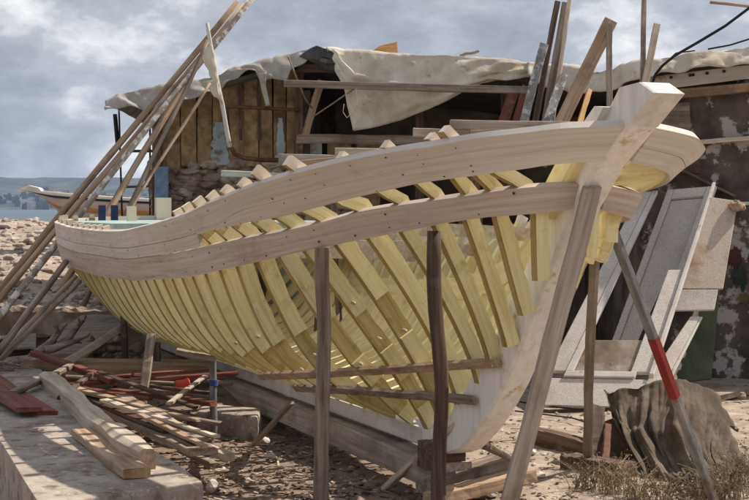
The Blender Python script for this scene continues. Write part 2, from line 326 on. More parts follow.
def ground():
    xs = np.unique(np.r_[np.linspace(-60, -9, 18), np.arange(-9, 8.01, .11), np.linspace(8, 60, 18)])
    ys = np.unique(np.r_[np.linspace(-25, 5.5, 16), np.arange(5.5, 19, .10), np.arange(19, 34, .22), np.linspace(34, 52, 14)])
    V = [(x, y, ground_h(x, y)) for y in ys for x in xs]; W = len(xs)
    F = [(j * W + i, j * W + i + 1, (j + 1) * W + i + 1, (j + 1) * W + i) for j in range(len(ys) - 1) for i in range(W - 1)]
    m, nt, b = _nodes('yard_earth'); N, L = nt.nodes.new, nt.links.new
    tc = N('ShaderNodeTexCoord')
    def nz(sc, det, loc=0):
        mp = N('ShaderNodeMapping'); mp.inputs['Location'].default_value = (loc, loc, 0); L(tc.outputs['Object'], mp.inputs[0])
        n = N('ShaderNodeTexNoise'); n.inputs['Scale'].default_value = sc; n.inputs['Detail'].default_value = det; n.inputs['Roughness'].default_value = .68; L(mp.outputs[0], n.inputs['Vector']); return n
    n1, n2, n3 = nz(5, 12), nz(.7, 6, 5), nz(38, 5, 9)
    cr = N('ShaderNodeValToRGB'); e = cr.color_ramp.elements
    e[0].position, e[0].color = .34, (.19, .135, .10, 1); e[1].position, e[1].color = .68, (.47, .39, .315, 1)
    q = e.new(.5); q.color = (.34, .272, .22, 1)
    L(n1.outputs['Fac'], cr.inputs[0])
    # worn, oily, shaving-strewn soil of the building berth (a patch of its own shape)
    sx = N('ShaderNodeSeparateXYZ'); L(tc.outputs['Object'], sx.inputs[0])
    def lin(ax, a, b_):
        r = N('ShaderNodeMapRange'); r.inputs[1].default_value = a; r.inputs[2].default_value = b_; L(sx.outputs[ax], r.inputs[0]); return r.outputs[0]
    def mulm(a, b_):
        k = N('ShaderNodeMath'); k.operation = 'MULTIPLY'; L(a, k.inputs[0]); L(b_, k.inputs[1]); return k.outputs[0]
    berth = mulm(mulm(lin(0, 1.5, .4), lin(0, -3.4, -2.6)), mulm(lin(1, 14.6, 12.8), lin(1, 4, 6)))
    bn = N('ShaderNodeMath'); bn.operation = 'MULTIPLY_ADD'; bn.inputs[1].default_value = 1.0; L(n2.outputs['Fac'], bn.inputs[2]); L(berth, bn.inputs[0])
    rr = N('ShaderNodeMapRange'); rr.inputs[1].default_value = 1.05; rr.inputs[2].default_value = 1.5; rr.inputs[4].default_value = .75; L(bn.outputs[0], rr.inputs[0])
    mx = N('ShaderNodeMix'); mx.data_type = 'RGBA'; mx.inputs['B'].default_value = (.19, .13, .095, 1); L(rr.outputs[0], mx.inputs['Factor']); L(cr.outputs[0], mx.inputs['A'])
    r3 = N('ShaderNodeMapRange'); r3.inputs[1].default_value = .58; r3.inputs[2].default_value = .68; r3.inputs[4].default_value = .55; L(n3.outputs['Fac'], r3.inputs[0])
    m3 = N('ShaderNodeMix'); m3.data_type = 'RGBA'; m3.inputs['B'].default_value = (.50, .42, .35, 1); L(r3.outputs[0], m3.inputs['Factor']); L(mx.outputs['Result'], m3.inputs['A'])
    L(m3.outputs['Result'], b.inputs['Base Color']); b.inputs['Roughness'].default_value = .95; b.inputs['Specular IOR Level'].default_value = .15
    bp = N('ShaderNodeBump'); bp.inputs['Strength'].default_value = .8; bp.inputs['Distance'].default_value = .04; L(n1.outputs['Fac'], bp.inputs['Height'])
    bp2 = N('ShaderNodeBump'); bp2.inputs['Strength'].default_value = .6; bp2.inputs['Distance'].default_value = .01; L(n3.outputs['Fac'], bp2.inputs['Height']); L(bp.outputs[0], bp2.inputs['Normal']); L(bp2.outputs[0], b.inputs['Normal'])
    o = link('ground', V, F, m, smooth=True); tag(o, kind='structure')
ground()

def sea_and_hills():
    m, nt, b = _nodes('sea_water'); N, L = nt.nodes.new, nt.links.new
    b.inputs['Base Color'].default_value = (.035, .06, .085, 1); b.inputs['Roughness'].default_value = .3
    tc = N('ShaderNodeTexCoord'); n = N('ShaderNodeTexNoise'); n.inputs['Scale'].default_value = .35; n.inputs['Detail'].default_value = 8; L(tc.outputs['Object'], n.inputs['Vector'])
    bp = N('ShaderNodeBump'); bp.inputs['Strength'].default_value = .5; bp.inputs['Distance'].default_value = .6; L(n.outputs['Fac'], bp.inputs['Height']); L(bp.outputs[0], b.inputs['Normal'])
    o = link('sea', [(-3400, 36, -4), (3400, 36, -4), (3400, 4600, -4), (-3400, 4600, -4)], [(0, 1, 2, 3)], m); tag(o, kind='structure')
    V, F = [], []; xs = np.linspace(-3000, 3000, 220); ys = np.linspace(3000, 4500, 26)
    for y in ys:
        for x in xs:
            t = (y - 3000) / 1500
            ridge = 92 + 16 * noise.noise((x * .0011, 3.1, 0)) + 9 * noise.noise((x * .006, 1.2, 0)) + 4 * noise.noise((x * .02, 5, 0))
            z = -4.5 + ridge * smooth(0, .85, t) + 7 * noise.noise((x * .008, y * .008, 2)) * smooth(0, .3, t)
            V.append((x, y, z))
    W = len(xs)
    F = [(j * W + i, j * W + i + 1, (j + 1) * W + i + 1, (j + 1) * W + i) for j in range(len(ys) - 1) for i in range(W - 1)]
    o = link('hills', V, F, M['hill'], smooth=True); tag(o, kind='structure')
    rnd = random.Random(3)
    for k in range(60):
        px = rnd.choice((rnd.uniform(-5, 170), rnd.uniform(-5, 120), rnd.gauss(45, 30)))
        Y = rnd.uniform(3000, 3700); x = (px - 374.5) / FPX * Y
        t = (Y - 3000) / 1500; z0 = -4.5 + 60 * smooth(0, .85, t)
        w, d, h = rnd.uniform(5, 12), rnd.uniform(5, 11), rnd.choice((rnd.uniform(6, 12), rnd.uniform(6, 12), rnd.uniform(12, 22)))
        q = MB(); q.box((0, 0, h / 2), (w, d, h / 2 + 3)); q.box((w * .2, 0, h + 3 + 1.6), (w * .35, d * .4, 1.6))
        for fl in range(3, int(h), 4): q.box((0, -d - .3, fl), (w * .85, .25, .5), 1)
        o = q.build('tower_block', [M['tower'], M['dark']]); o.location = (x, Y, z0); o.rotation_euler.z = rnd.uniform(-.3, .3)
        tag(o, 'pale hazy block in the city on the far shore across the bay', 'building', 'city blocks on the far shore')
sea_and_hills()

# ------------------------------------------------------------------ the boat under construction
BOAT_F = (0.6922, 8.537)
boat = empty('wooden_boat', (BOAT_F[0], BOAT_F[1], 0), math.radians(113), 'unfinished wooden boat hull with bare yellow ribs, standing on timber blocks', 'boat')
stU, stG, stT, stW = -1.637, -1.42, -1.20, -1.14
def rel(s, a): return [(s + x, y) for x, y in a]
stern = [(6.3, 1.47), (6.9, 1.36), (7.35, 1.1), (7.65, .78), (7.82, .45), (7.9, .09)]
KB = dict(
    U=rel(stU, [(0, .09), (.05, .28), (.1, .41), (.2, .52), (.35, .65), (.5, .74), (.8, .88), (1.1, 1.0), (1.4, 1.11), (1.8, 1.24), (2.3, 1.34), (2.9, 1.41), (3.6, 1.44), (5, 1.45), (6.5, 1.46)]) + stern,
    G=rel(stG, [(0, .09), (.05, .27), (.1, .38), (.2, .47), (.3, .54), (.5, .62), (.75, .69), (1, .77), (1.25, .85), (1.5, .94), (1.77, 1.03), (2.03, 1.11), (2.3, 1.19), (2.8, 1.29), (3.5, 1.37), (4.5, 1.40), (6.4, 1.42)]) + [(6.3, 1.45)] + stern[1:],
    T=rel(stT, [(0, .09), (.05, .27), (.1, .36), (.2, .44), (.32, .49), (.58, .55), (.84, .61), (1.1, .70), (1.36, .80), (1.62, .91), (1.88, 1.02), (2.14, 1.10), (2.4, 1.16), (2.92, 1.25), (3.44, 1.30), (4.5, 1.35), (6.3, 1.38)]) + [(6.3, 1.44)] + stern[1:],
    W=rel(stW, [(0, .09), (.05, .25), (.1, .33), (.2, .39), (.32, .43), (.58, .48), (.84, .55), (1.1, .64), (1.36, .74), (1.62, .85), (1.88, .96), (2.14, 1.04), (2.4, 1.1), (2.66, 1.16), (2.92, 1.2), (3.44, 1.25), (4.5, 1.28), (6.3, 1.31), (6.8, 1.33), (7.1, 1.35)]) + [(6.35, 1.39), (6.9, 1.30), (7.3, 1.05), (7.6, .72), (7.78, .4), (7.86, .09)])
KZ = dict(
    U=[(-1.637, 2.006), (-1.549, 1.992), (-1.398, 1.971), (-1.203, 1.952), (-.924, 1.917), (-.599, 1.887), (-.373, 1.861), (-.132, 1.827), (.135, 1.787), (.469, 1.739), (.877, 1.675), (1.392, 1.6), (1.599, 1.566), (2.353, 1.491), (2.949, 1.447), (3.617, 1.406), (4.361, 1.395), (5.654, 1.41), (6.3, 1.44), (7.0, 1.465), (7.9, 1.50)],
    G=[(-1.42, 1.835), (-1.378, 1.825), (-1.276, 1.8), (-1.019, 1.768), (-.628, 1.737), (-.245, 1.685), (-.001, 1.647), (.33, 1.588), (.643, 1.538), (.964, 1.504), (1.251, 1.469), (1.591, 1.43), (3, 1.30), (4.4, 1.25), (6.3, 1.30), (7.9, 1.4)],
    T=[(-1.2, 1.72), (-1.113, 1.705), (-1.001, 1.69), (-.826, 1.67), (-.342, 1.628), (.12, 1.576), (.375, 1.521), (.767, 1.449), (1.151, 1.404), (1.802, 1.33), (2.104, 1.294), (3.065, 1.213), (4.018, 1.165), (5.4, 1.168), (6.3, 1.22), (7.0, 1.275), (7.9, 1.335)],
    W=[(-1.14, 1.59), (-1.087, 1.568), (-.819, 1.546), (-.556, 1.522), (-.243, 1.479), (.16, 1.414), (.608, 1.338), (.95, 1.278), (1.547, 1.186), (2.26, 1.093), (3.032, 1.04), (3.968, .99), (5.078, .975), (6.0, 1.01), (6.5, 1.06), (7.0, 1.125), (7.86, 1.22)])
def uniq(a):
    d = {}
    for x, y in sorted(a): d[x] = y
    return list(d.items())
CB = {k: pchip(*zip(*uniq(v))) for k, v in KB.items()}
CZ = {k: pchip(*zip(*v)) for k, v in KZ.items()}
V0 = dict(U=stU, G=stG, T=stT, W=stW); V1 = dict(U=7.9, G=7.9, T=7.9, W=7.86)
INSET = .042
CBI = {}
for k in KB:
    vs = np.r_[V0[k] + np.linspace(0, 1, 500) ** 2 * .6, np.linspace(V0[k] + .6, 7.2, 400)[1:], V1[k] - (np.linspace(1, 0, 400) ** 2 * (V1[k] - 7.2))[1:]]
    bs = CB[k](vs); tv = np.gradient(vs); tb = np.gradient(bs); l = np.hypot(tv, tb)
    ov, ob = vs + tb / l * INSET, bs - tv / l * INSET
    o = np.argsort(ov); CBI[k] = (ov[o], ob[o])
def bin_(k, v): return float(np.interp(v, *CBI[k]))

def sgn(v, b, z, side):
    return (v, b, z) if side > 0 else (v, -b, z - .07 * min(b, .8))

def seamfrac(v):
    return .55 if v < .9 else .55 + .37 * smooth(.9, 1.6, v)

def curve_pt(k, u, v0=None, v1=None):
    """point of a longitudinal line at parameter u, dense at both bluff ends"""
    a = V0[k[0]] if v0 is None else v0; b = V1[k[0]] if v1 is None else v1
    if v0 is None and v1 is None:
        s = .5 - .5 * math.cos(math.pi * u); s = .75 * s + .25 * (.5 - .5 * math.cos(math.pi * s))
    elif v0 is None: s = u * u * .8 + u * .2
    elif v1 is None: s = 1 - ((1 - u) ** 2 * .8 + (1 - u) * .2)
    else: s = u
    v = a + (b - a) * s
    return v, float(CB[k](v)), float(CZ[k](v))

def lerp3(p, q, t): return tuple(a * (1 - t) + b * t for a, b in zip(p, q))

RIBV = [-1.045 + .01] + [-.82 + .26 * i for i in range(33)]

def strake(name, fa, fb, side, m, th=.038, n=120, mcross=4, proud=0.0):
    """planking between two lines fa(u), fb(u) -> (v,b,z)"""
    P = np.array([[lerp3(fa(i / n), fb(i / n), j / mcross) for j in range(mcross + 1)] for i in range(n + 1)])
    du = np.gradient(P, axis=0); dj = np.gradient(P, axis=1)
    nn = np.cross(du, dj); nn /= np.linalg.norm(nn, axis=2, keepdims=True) + 1e-12
    if nn[n // 2, 0, 1] < 0: nn = -nn
    O = P + nn * proud; I = P - nn * th
    b = MB(); K = mcross + 1
    rings = []
    for i in range(n + 1):
        ring = [sgn(*O[i, j], side) for j in range(K)] + [sgn(*I[i, j], side) for j in range(K - 1, -1, -1)]
        rings.append(ring)
    b.rings(rings)
    # nail heads where each rib is fastened
    for rv in RIBV:
        i = int(np.argmin(np.abs(P[:, K // 2, 0] - rv - .02)))
        if 2 < i < n - 2 and abs(P[i, K // 2, 0] - rv) < .1:
            for t in (.22, .78):
                j = t * mcross; j0 = int(j); tt = j - j0
                c = O[i, j0] * (1 - tt) + O[i, j0 + 1] * tt; w = nn[i, j0]
                c = c + np.array([random.uniform(-.02, .02), 0, random.uniform(-.012, .012)])
                a1 = np.cross(w, [0, 0, 1]); a1 /= np.linalg.norm(a1) + 1e-9; a2 = np.cross(w, a1)
                if random.random() < .12: continue
                r = random.uniform(.005, .0085)
                b.add([sgn(*(c + w * .0025 + (a1 * math.cos(q) + a2 * math.sin(q)) * r), side) for q in np.linspace(0, 2 * math.pi, 7)[:-1]], [tuple(range(6))], 1)
    o = b.build(name, [m, M['nail']], boat)
    arc = np.r_[0, np.cumsum(np.linalg.norm(np.diff(P[:, K // 2], axis=0), axis=1))]; wd = np.linalg.norm(P[:, 0] - P[:, -1], axis=1).max(); r0 = random.uniform(0, 50)
    set_uv(o, [(arc[i] + r0, r0 + (j if j < K else 2 * K - 1 - j) / mcross * wd + (.02 if j >= K else 0)) for i in range(n + 1) for j in range(2 * K)])
    return o

def seam(u, off):
    p = curve_pt('U', u); v = p[0]
    return None

def line_A_low(u):      # lower edge of the top plank (runs the full length)
    U = curve_pt('U', u); G = curve_pt('G', u); T = curve_pt('T', u)
    f = seamfrac(G[0]); a = lerp3(U, G, f); c = lerp3(U, T, .59); s = smooth(1.45, 1.75, U[0])
    return lerp3(a, c, s)
VB = 1.60               # where the lower bulwark plank is butted
def u_of(k, v):
    lo, hi = 0.0, 1.0
    for _ in range(40):
        m_ = (lo + hi) / 2
        if curve_pt(k, m_)[0] < v: lo = m_
        else: hi = m_
    return lo
uB = u_of('U', VB)
for side in (1, -1):
    strake('bulwark_plank', lambda u: curve_pt('U', u), line_A_low, side, M['strake'], n=150, proud=.002)
    strake('bulwark_plank', lambda u: lerp3(line_A_low(u * uB), curve_pt('G', u * uB), .03), lambda u: lerp3(curve_pt('G', u * uB), line_A_low(u * uB), .0), side, M['strake'], n=90)
    strake('bulwark_plank', lambda u: lerp3(line_A_low(uB + (1 - uB) * u), curve_pt('T', uB + (1 - uB) * u), .05), lambda u: lerp3(curve_pt('T', uB + (1 - uB) * u), curve_pt('U', uB + (1 - uB) * u), .02), side, M['strake'], n=90)
    strake('wale', lambda u: curve_pt('T', u), lambda u: curve_pt('W', u), side, M['wale'], th=.045, n=150, proud=.004)

# ribs -----------------------------------------------------------------
EXP = pchip([-1.2, -.3, .22, .5, .74, 1.26, 1.78, 3, 5, 6, 7, 7.6], [.8, 1.2, 1.42, 1.3, 1.12, .62, .40, .40, .42, .50, .75, .95])
ZK = pchip([-1.2, -1.03, -.82, -.56, -.3, -.04, .2, .45, 6.4, 7, 7.6, 7.9], [1.3, 1.2, 1.0, .80, .66, .5, .28, .13, .13, .2, .5, .75])
BK = pchip([-1.2, -1.03, -.82, -.56, -.3, -.04, .2, 1, 7.9], [.30, .26, .22, .175, .14, .085, .07, .06, .06])
H1 = pchip([-1.1, .2, .48, .74, 1.26, 1.78, 2.5, 4, 8], [.62, .77, .72, .64, .5, .42, .36, .30, .28])
RAKE = pchip([-1.2, -1.03, -.82, -.56, -.3, -.04, .22, .48, 9], [.0, .04, .20, .34, .30, .22, .10, 0, 0])
PM = pchip([0, .15, .28, .38, .56, .8, 1], [0, .35, .57, .69, .82, .93, 1])
def section(v):
    """outer line of a rib from keel to head: list of (b,z,h)"""
    zk, bk, e = float(ZK(v)), float(BK(v)), float(EXP(v)); bw, zw = bin_('W', v), float(CZ['W'](v))
    bk = min(bk, bw * .95)
    out = []
    s = smooth(.8, 1.7, v) * (1 - smooth(5.6, 6.6, v))
    for t in np.linspace(0, 1, 26):
        h = t ** (2.2 if e < .9 else 1.0)
        out.append((bk + (bw - bk) * ((1 - s) * h ** e + s * float(PM(h))), zk + (zw - zk) * h, h))
    T, G, U = [(bin_(k, v), float(CZ[k](v))) for k in 'TGU']
    ks = [(zw, bw), (T[1], max(T[0], bw - .02))] + ([(G[1], G[0])] if G[1] > T[1] + .03 else []) + [(U[1], U[0])]
    g = pchip([q[0] for q in ks], [q[1] for q in ks])
    dl = float(RAKE(v))
    for z in np.linspace(zw, U[1], 10)[1:]:
        q = (z - zw) / (U[1] - zw); vv = v - dl * q
        if dl > .01:
            T2, G2, U2 = [(bin_(k, vv), float(CZ[k](vv))) for k in 'TGU']; W2 = (bin_('W', vv), float(CZ['W'](vv)))
            k2 = [(W2[1], W2[0]), (T2[1], max(T2[0], W2[0] - .02)), (G2[1], G2[0]), (U2[1], U2[0])]
            zz_ = min(z, U2[1]); b_ = float(np.interp(zz_, [a for a, _ in k2], [b for _, b in k2]))
        else: b_ = float(g(z))
        out.append((b_, z, 1 + (z - zw), -dl * q))
    return out, U[1]

def rib_piece(pts, va, vb, depth, side, jag, name, parent, mats, headmat=False, outer_all=False):
    P = np.array([(p[0], p[1]) for p in pts]); t = np.gradient(P, axis=0); t /= np.linalg.norm(t, axis=1, keepdims=True) + 1e-9
    nin = np.stack([-t[:, 1], t[:, 0]], 1)          # inward (towards smaller b)
    b = MB(); rings = []
    sd = random.uniform(0, 99)
    for i in range(len(P)):
        dd = depth * (1 - .33 * smooth(1.0, 1.35, pts[i][2])) * (1 + jag * noise.noise((i * .55, sd, 0)) + jag * .6 * noise.noise((i * 1.7, sd, 3)))
        o = P[i]; q = P[i] + nin[i] * dd
        if q[0] < .03: q = np.array([max(.03, q[0]), q[1]])
        w = .003 * noise.noise((i * .4, sd, 8)) + (pts[i][3] if len(pts[i]) > 3 else 0)
        rings.append([sgn(va + w, o[0], o[1], side), sgn(vb + w, o[0], o[1], side), sgn(vb + w, q[0], q[1], side), sgn(va + w, q[0], q[1], side)])
    b.rings(rings)
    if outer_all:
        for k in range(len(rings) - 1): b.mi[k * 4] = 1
    if headmat:                                     # the unpainted outside of a head above the sheer
        for k in range(len(rings) - 3, len(rings) - 1):
            b.mi[k * 4] = 1; b.mi[k * 4 + 1] = b.mi[k * 4 + 2] = b.mi[k * 4 + 3] = 2
        b.mi[-1] = b.mi[-2] = 2
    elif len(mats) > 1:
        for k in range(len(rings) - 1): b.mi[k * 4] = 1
    o = b.build(name, mats, parent)
    arc = np.r_[0, np.cumsum(np.linalg.norm(np.diff(P, axis=0), axis=1))]; r0 = random.uniform(0, 50)
    set_uv(o, [(arc[i] + r0, r0 + (0, .05, .05 + depth, -depth)[k]) for i in range(len(rings)) for k in range(4)])
    return o

for i, v in enumerate(RIBV):
    for side in (1, -1):
        pts, zu = section(v)
        if side < 0 and i < 4:
            zmin = (1.42, 1.30, 1.12, .9)[i]; pts = [p for p in pts if p[1] > zmin]
        head = random.uniform(.10, .14) if 0 < i < 7 else (random.uniform(.035, .07) if v < 2.2 else (-.02 if v < 4.3 else random.uniform(.03, .055)))
        if i == 0: head = -.06
        if head > 0:
            d = np.array(pts[-1][:2]) - np.array(pts[-2][:2]); d /= np.linalg.norm(d)
            for q in (.5, 1.0): pts.append((pts[-1][0] + d[0] * head * .5, pts[-1][1] + d[1] * head * .5, 9, pts[-1][3]))
        else: pts = [p for p in pts if p[1] < zu + head]
        dep = .105 if 4 < i < 16 else (.088 if 4 < i < 30 else .08)
        th = .05 if i > 4 else .045
        plain = side < 0 or i < 6
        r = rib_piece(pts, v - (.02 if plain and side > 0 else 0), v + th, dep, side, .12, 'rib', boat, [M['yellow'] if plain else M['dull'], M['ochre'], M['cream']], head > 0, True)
        h1 = float(H1(v)); top = [p for p in pts if p[2] >= h1 and p[2] < 1.22]
        if i > 5 and side > 0:
            tb = .026
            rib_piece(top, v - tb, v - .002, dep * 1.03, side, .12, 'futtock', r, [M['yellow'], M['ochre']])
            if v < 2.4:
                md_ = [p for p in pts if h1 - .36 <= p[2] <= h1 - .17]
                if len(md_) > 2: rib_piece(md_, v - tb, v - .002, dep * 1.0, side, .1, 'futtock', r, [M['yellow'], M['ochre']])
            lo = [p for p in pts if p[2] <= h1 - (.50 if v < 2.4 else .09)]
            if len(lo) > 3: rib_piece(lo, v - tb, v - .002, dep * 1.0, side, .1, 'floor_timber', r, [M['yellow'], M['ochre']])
        # treenails standing proud on the after frames
        if side > 0 and 5 < i < 22:
            for k in ((12, 17) if i % 2 else (14,)):
                c = pts[k + i % 3]; q = MB(); q.tube([(v - .02, c[0] - .05, c[1] + .005), (v - .06, c[0] - .05, c[1] + .003)], .011, 7)
                q.build('treenail', M['pale'], r, smooth=True)
for v in np.arange(-1.37, -.34, .07):   # close-set cant timbers of the starboard bow
    zG, zU = float(CZ['G'](v)), float(CZ['U'](v)); zT, zW = float(CZ['T'](v)), float(CZ['W'](v)); pts = []
    if v < -1.2: low = [(.085, 1.835 - (v + 1.42) * .523)]
    elif v < -1.1: low = [(.09, 1.72 - (v + 1.2) * 2.0), (max(.1, bin_('T', v)), zT)]
    else: low = [(max(.09, bin_('W', v) * .80), zW - .14 - .05 * ((v * 100) % 3)), (bin_('W', v), zW), (bin_('T', v), zT)]
    K3 = low + [(bin_('G', v), zG), (bin_('U', v) * .5 + bin_('G', v) * .5, zG * .5 + zU * .5)]
    for z in np.linspace(K3[0][1], K3[-1][1], 12): pts.append((float(np.interp(z, [q[1] for q in K3], [q[0] for q in K3])), z, 1.0))
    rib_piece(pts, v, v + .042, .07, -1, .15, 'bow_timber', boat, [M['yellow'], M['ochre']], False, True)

# backbone --------------------------------------------------------------
def profile(name, front, aft, hb, m, bevel=.02):
    """plate of half-width hb between two (v,z) edges"""
    b = MB(); n = len(front); rings = []
    for f, a in zip(front, aft):
        dx, dz = a[0] - f[0], a[1] - f[1]; l = math.hypot(dx, dz); ex, ez = dx / l * bevel, dz / l * bevel
        rings.append([(f[0], -hb + bevel, f[1]), (f[0], hb - bevel, f[1]), (f[0] + ex, hb, f[1] + ez), (a[0], hb, a[1]), (a[0], -hb, a[1]), (f[0] + ex, -hb, f[1] + ez)])
    b.rings(rings)
    return b.build(name, m, boat)
fr = pchip([.01, .05, .16, .25, .378, .583, 1.1, 1.557, 1.742, 1.892, 2.024, 2.167], [.5, .29, .09, -.04, -.19, -.394, -.785, -1.117, -1.29, -1.495, -1.705, -1.92])
af = pchip([.13, .24, .41, .63, .98, 1.14, 1.58, 2.2], [.62, .40, .17, -.06, -.40, -.55, -.93, -1.585])
zz = [2.0, 1.8, 1.6, 1.4, 1.2, 1.0, .85, .7, .55, .42, .31, .22, .14, .08, .03]
stem = profile('stem', [(-1.667, 2.0)] + [(float(fr(z)), z) for z in zz[1:]] + [(.52, .01), (.75, .01)],
        [(-1.405, 2.02)] + [(float(af(z)), z + .02) for z in zz[1:-4]] + [(.38, .24), (.44, .2), (.52, .165), (.6, .15), (.68, .14), (.75, .135)], .09, M['stem'])
hd = profile('stem_head', [(-1.77, 2.212), (-1.895, 2.15), (-1.80, 2.088), (-1.667, 2.0)], [(-1.585, 2.2), (-1.55, 2.16), (-1.49, 2.10), (-1.405, 2.02)], .091, M['head'], .012)
profile('keel', [(.75, .012), (2, .01), (4, .01), (6, .01), (7.85, .01)], [(.751, .135), (2.001, .13), (4.001, .12), (6.001, .12), (7.851, .12)], .07, M['white_keel'], .01)
profile('stern_post', [(7.98, .01), (7.96, .6), (7.93, 1.1), (7.92, 1.47)], [(7.6, .13), (7.74, .6), (7.82, 1.1), (7.83, 1.47)], .08, M['stem'], .01)
q = MB(); q.box((7.87, 0, 1.585), (.045, .085, .12)); q.build('stern_post_top', M['cream'], boat)
profile('stern_deadwood', [(6.3, .125), (6.9, .26), (7.4, .52), (7.72, .9)], [(7.62, .126), (7.66, .27), (7.72, .53), (7.78, .91)], .05, M['yellow'], .01)
profile('apron', [(-1.36, 1.93), (-1.15, 1.72), (-.95, 1.53)], [(-1.20, 1.95), (-.99, 1.75), (-.80, 1.56)], .16, M['yellow'], .02)
q = MB(); q.rings([[(-1.30, b, 1.96), (-1.30, b, 2.02), (-1.43, b, 2.115), (-1.515, b, 2.105), (-1.40, b, 1.99)] for b in (-.14, .14)]); q.build('breast_hook', M['head'], boat)
# keel rabbet plank and side battens
def hull_bat(name, pxs, m, w, t, extra=None):
    """batten nailed over the port ribs: (v,b,z) way points"""
    P = [Vector(p) for p in pxs]; rings = []
    for i, p in enumerate(P):
        d = (P[min(i + 1, len(P) - 1)] - P[max(i - 1, 0)]).normalized(); o = Vector((0, .8, -.6)); o = (o - d * o.dot(d)).normalized(); s = d.cross(o)
        rings.append([p + s * a * w / 2 + o * (c * t) for a, c in ((-1, 0), (1, 0), (1, 1), (-1, 1))])
    q = MB(); q.rings(rings); return q.build(name, m, boat)
cam_loc = Vector((0, 0, EYE))
boat_mx = Matrix.Translation((BOAT_F[0], BOAT_F[1], 0)) @ Matrix.Rotation(math.radians(113), 4, 'Z')
def to_px(p):
    w = boat_mx @ Vector(p); x, y, z = w.x, w.y, w.z - EYE
    fw = y * CP - z * SP; up = y * SP + z * CP
    return 374.5 + FPX * x / fw, 250 - FPX * up / fw
def on_ribs(yline, vs):
    out = []
    for v in vs:
        pts, _ = section(v); best = None
        for a, b in zip(pts[:26], pts[1:26]):
            for t in np.linspace(0, 1, 8):
                p = (v, a[0] * (1 - t) + b[0] * t, a[1] * (1 - t) + b[1] * t); X, Y = to_px(p); e = abs(Y - yline(X))
                if best is None or e < best[0]: best = (e, p)
        if best[0] < 5: out.append(best[1])
    return out
l1 = pchip([200, 330, 508], [377, 372, 360]); l2 = pchip([200, 260, 330, 489], [384, 385, 388, 399])
B1 = on_ribs(l1, [.0] + [.22 + .26 * i for i in range(0, 12)])
hull_bat('batten', [(-.36, .11, .70)] + B1[1:], M['tan'], .055, .03)
B2 = on_ribs(l2, [.2, .48, .74, 1.0, 1.26, 1.52, 1.78, 2.04, 2.3, 2.56])
hull_bat('batten', [(-.06, .11, .44)] + B2[1:], M['grey'], .055, .03)
# starboard stringer and stern deck
SS = [(v, -(bin_('W', v) - .13), float(CZ['W'](v)) - .13 + .16 * smooth(2.6, .4, v)) for v in (.1, .4, .8, 1.2, 1.6, 2.0, 2.6, 3.4, 4.2, 5)]
q = MB(); q.rings([[(v, b, z - .09), (v, b + .03, z - .09), (v, b + .03, z + .09), (v, b, z + .09)] for v, b, z in SS]); o = q.build('stringer', M['yellow'], boat); set_uv(o, [(v, k * .09) for v, b, z in SS for k in range(4)])
dv = [4.6, 5.2, 6.0, 6.5, 6.9, 7.2, 7.5, 7.7, 7.8]
q = MB(); q.rings([[(v, -(bin_('U', v) - .13), 1.41), (v, bin_('U', v) - .13, 1.41), (v, bin_('U', v) - .13, 1.455), (v, -(bin_('U', v) - .13), 1.455)] for v in dv]); q.build('stern_deck', M['teal'], boat)
for v, b in ((7.45, .78), (7.56, .62)):
    q = MB(); q.box((v, b, 1.52), (.028, .035, .10)); q.build('timber_head', M['navy'], boat)
q = MB(); q.box((6.75, .62, 1.52), (.03, .045, .09)); q.build('timber_head', M['cream'], boat)
for v in (1.1, 2.4, 3.7, 5.0):
    bb = bin_('T', v) - .12; z = float(CZ['T'](v)) - .02
    q = MB(); q.rings([[(v - .04, b, z - .04 + .05 * (1 - (b / bb) ** 2)), (v + .04, b, z - .04 + .05 * (1 - (b / bb) ** 2)), (v + .04, b, z + .05 + .05 * (1 - (b / bb) ** 2)), (v - .04, b, z + .05 + .05 * (1 - (b / bb) ** 2))] for b in np.linspace(-bb, bb, 9)]); q.build('deck_beam', M['pale'], boat)

def bw(v, b, z): return boat_mx @ Vector((v, b, z))

# ------------------------------------------------------------------ berth timbers, props and stakes
tag(bar('ground_beam', bw(.40, .04, -.115), bw(6.9, .04, -.10), .27, .17, M['lightgrey'], jit=.008, seg=16), 'long squared grey timber lying under the keel of the boat', 'timber')
tag(bar('keel_block', bw(.50, -.06, .01), bw(.50, .20, .0), .17, .17, M['brown'], jit=.008), 'dark brown wedge block at the foot of the stem', 'block')
tag(bar('timber_baulk', at(425, 486, 8.75), at(507, 462, 9.3), .17, .10, M['grey']), 'grey flat timber under the stem foot, upper of two crossed ones', 'timber')
tag(bar('timber_baulk', at(430, 490, 8.55) + Vector((0, 0, -.06)), at(530, 466, 9.0) + Vector((0, 0, -.05)), .14, .08, M['tan']), 'yellowish tan timber half buried in front of the stem foot', 'timber')
tag(bar('timber_stake', at(486, 446, 8.75), at(520, 463, 9.0), .09, .04, M['grey'], taper=.7), 'short grey stake poking out to the right from under the stem foot', 'stake')
tag(bar('timber_stake', at(385, 489, 9.4), at(459, 421, 8.75), .055, .04, M['pale']), 'pale slanting stake wedged against the timber beneath the stem', 'stake')
tag(bar('timber_stake', at(254, 445, 10.9), at(292, 403, 10.35), .045, .03, M['grey']), 'thin grey stick leaning on the side of the long ground timber', 'stake')

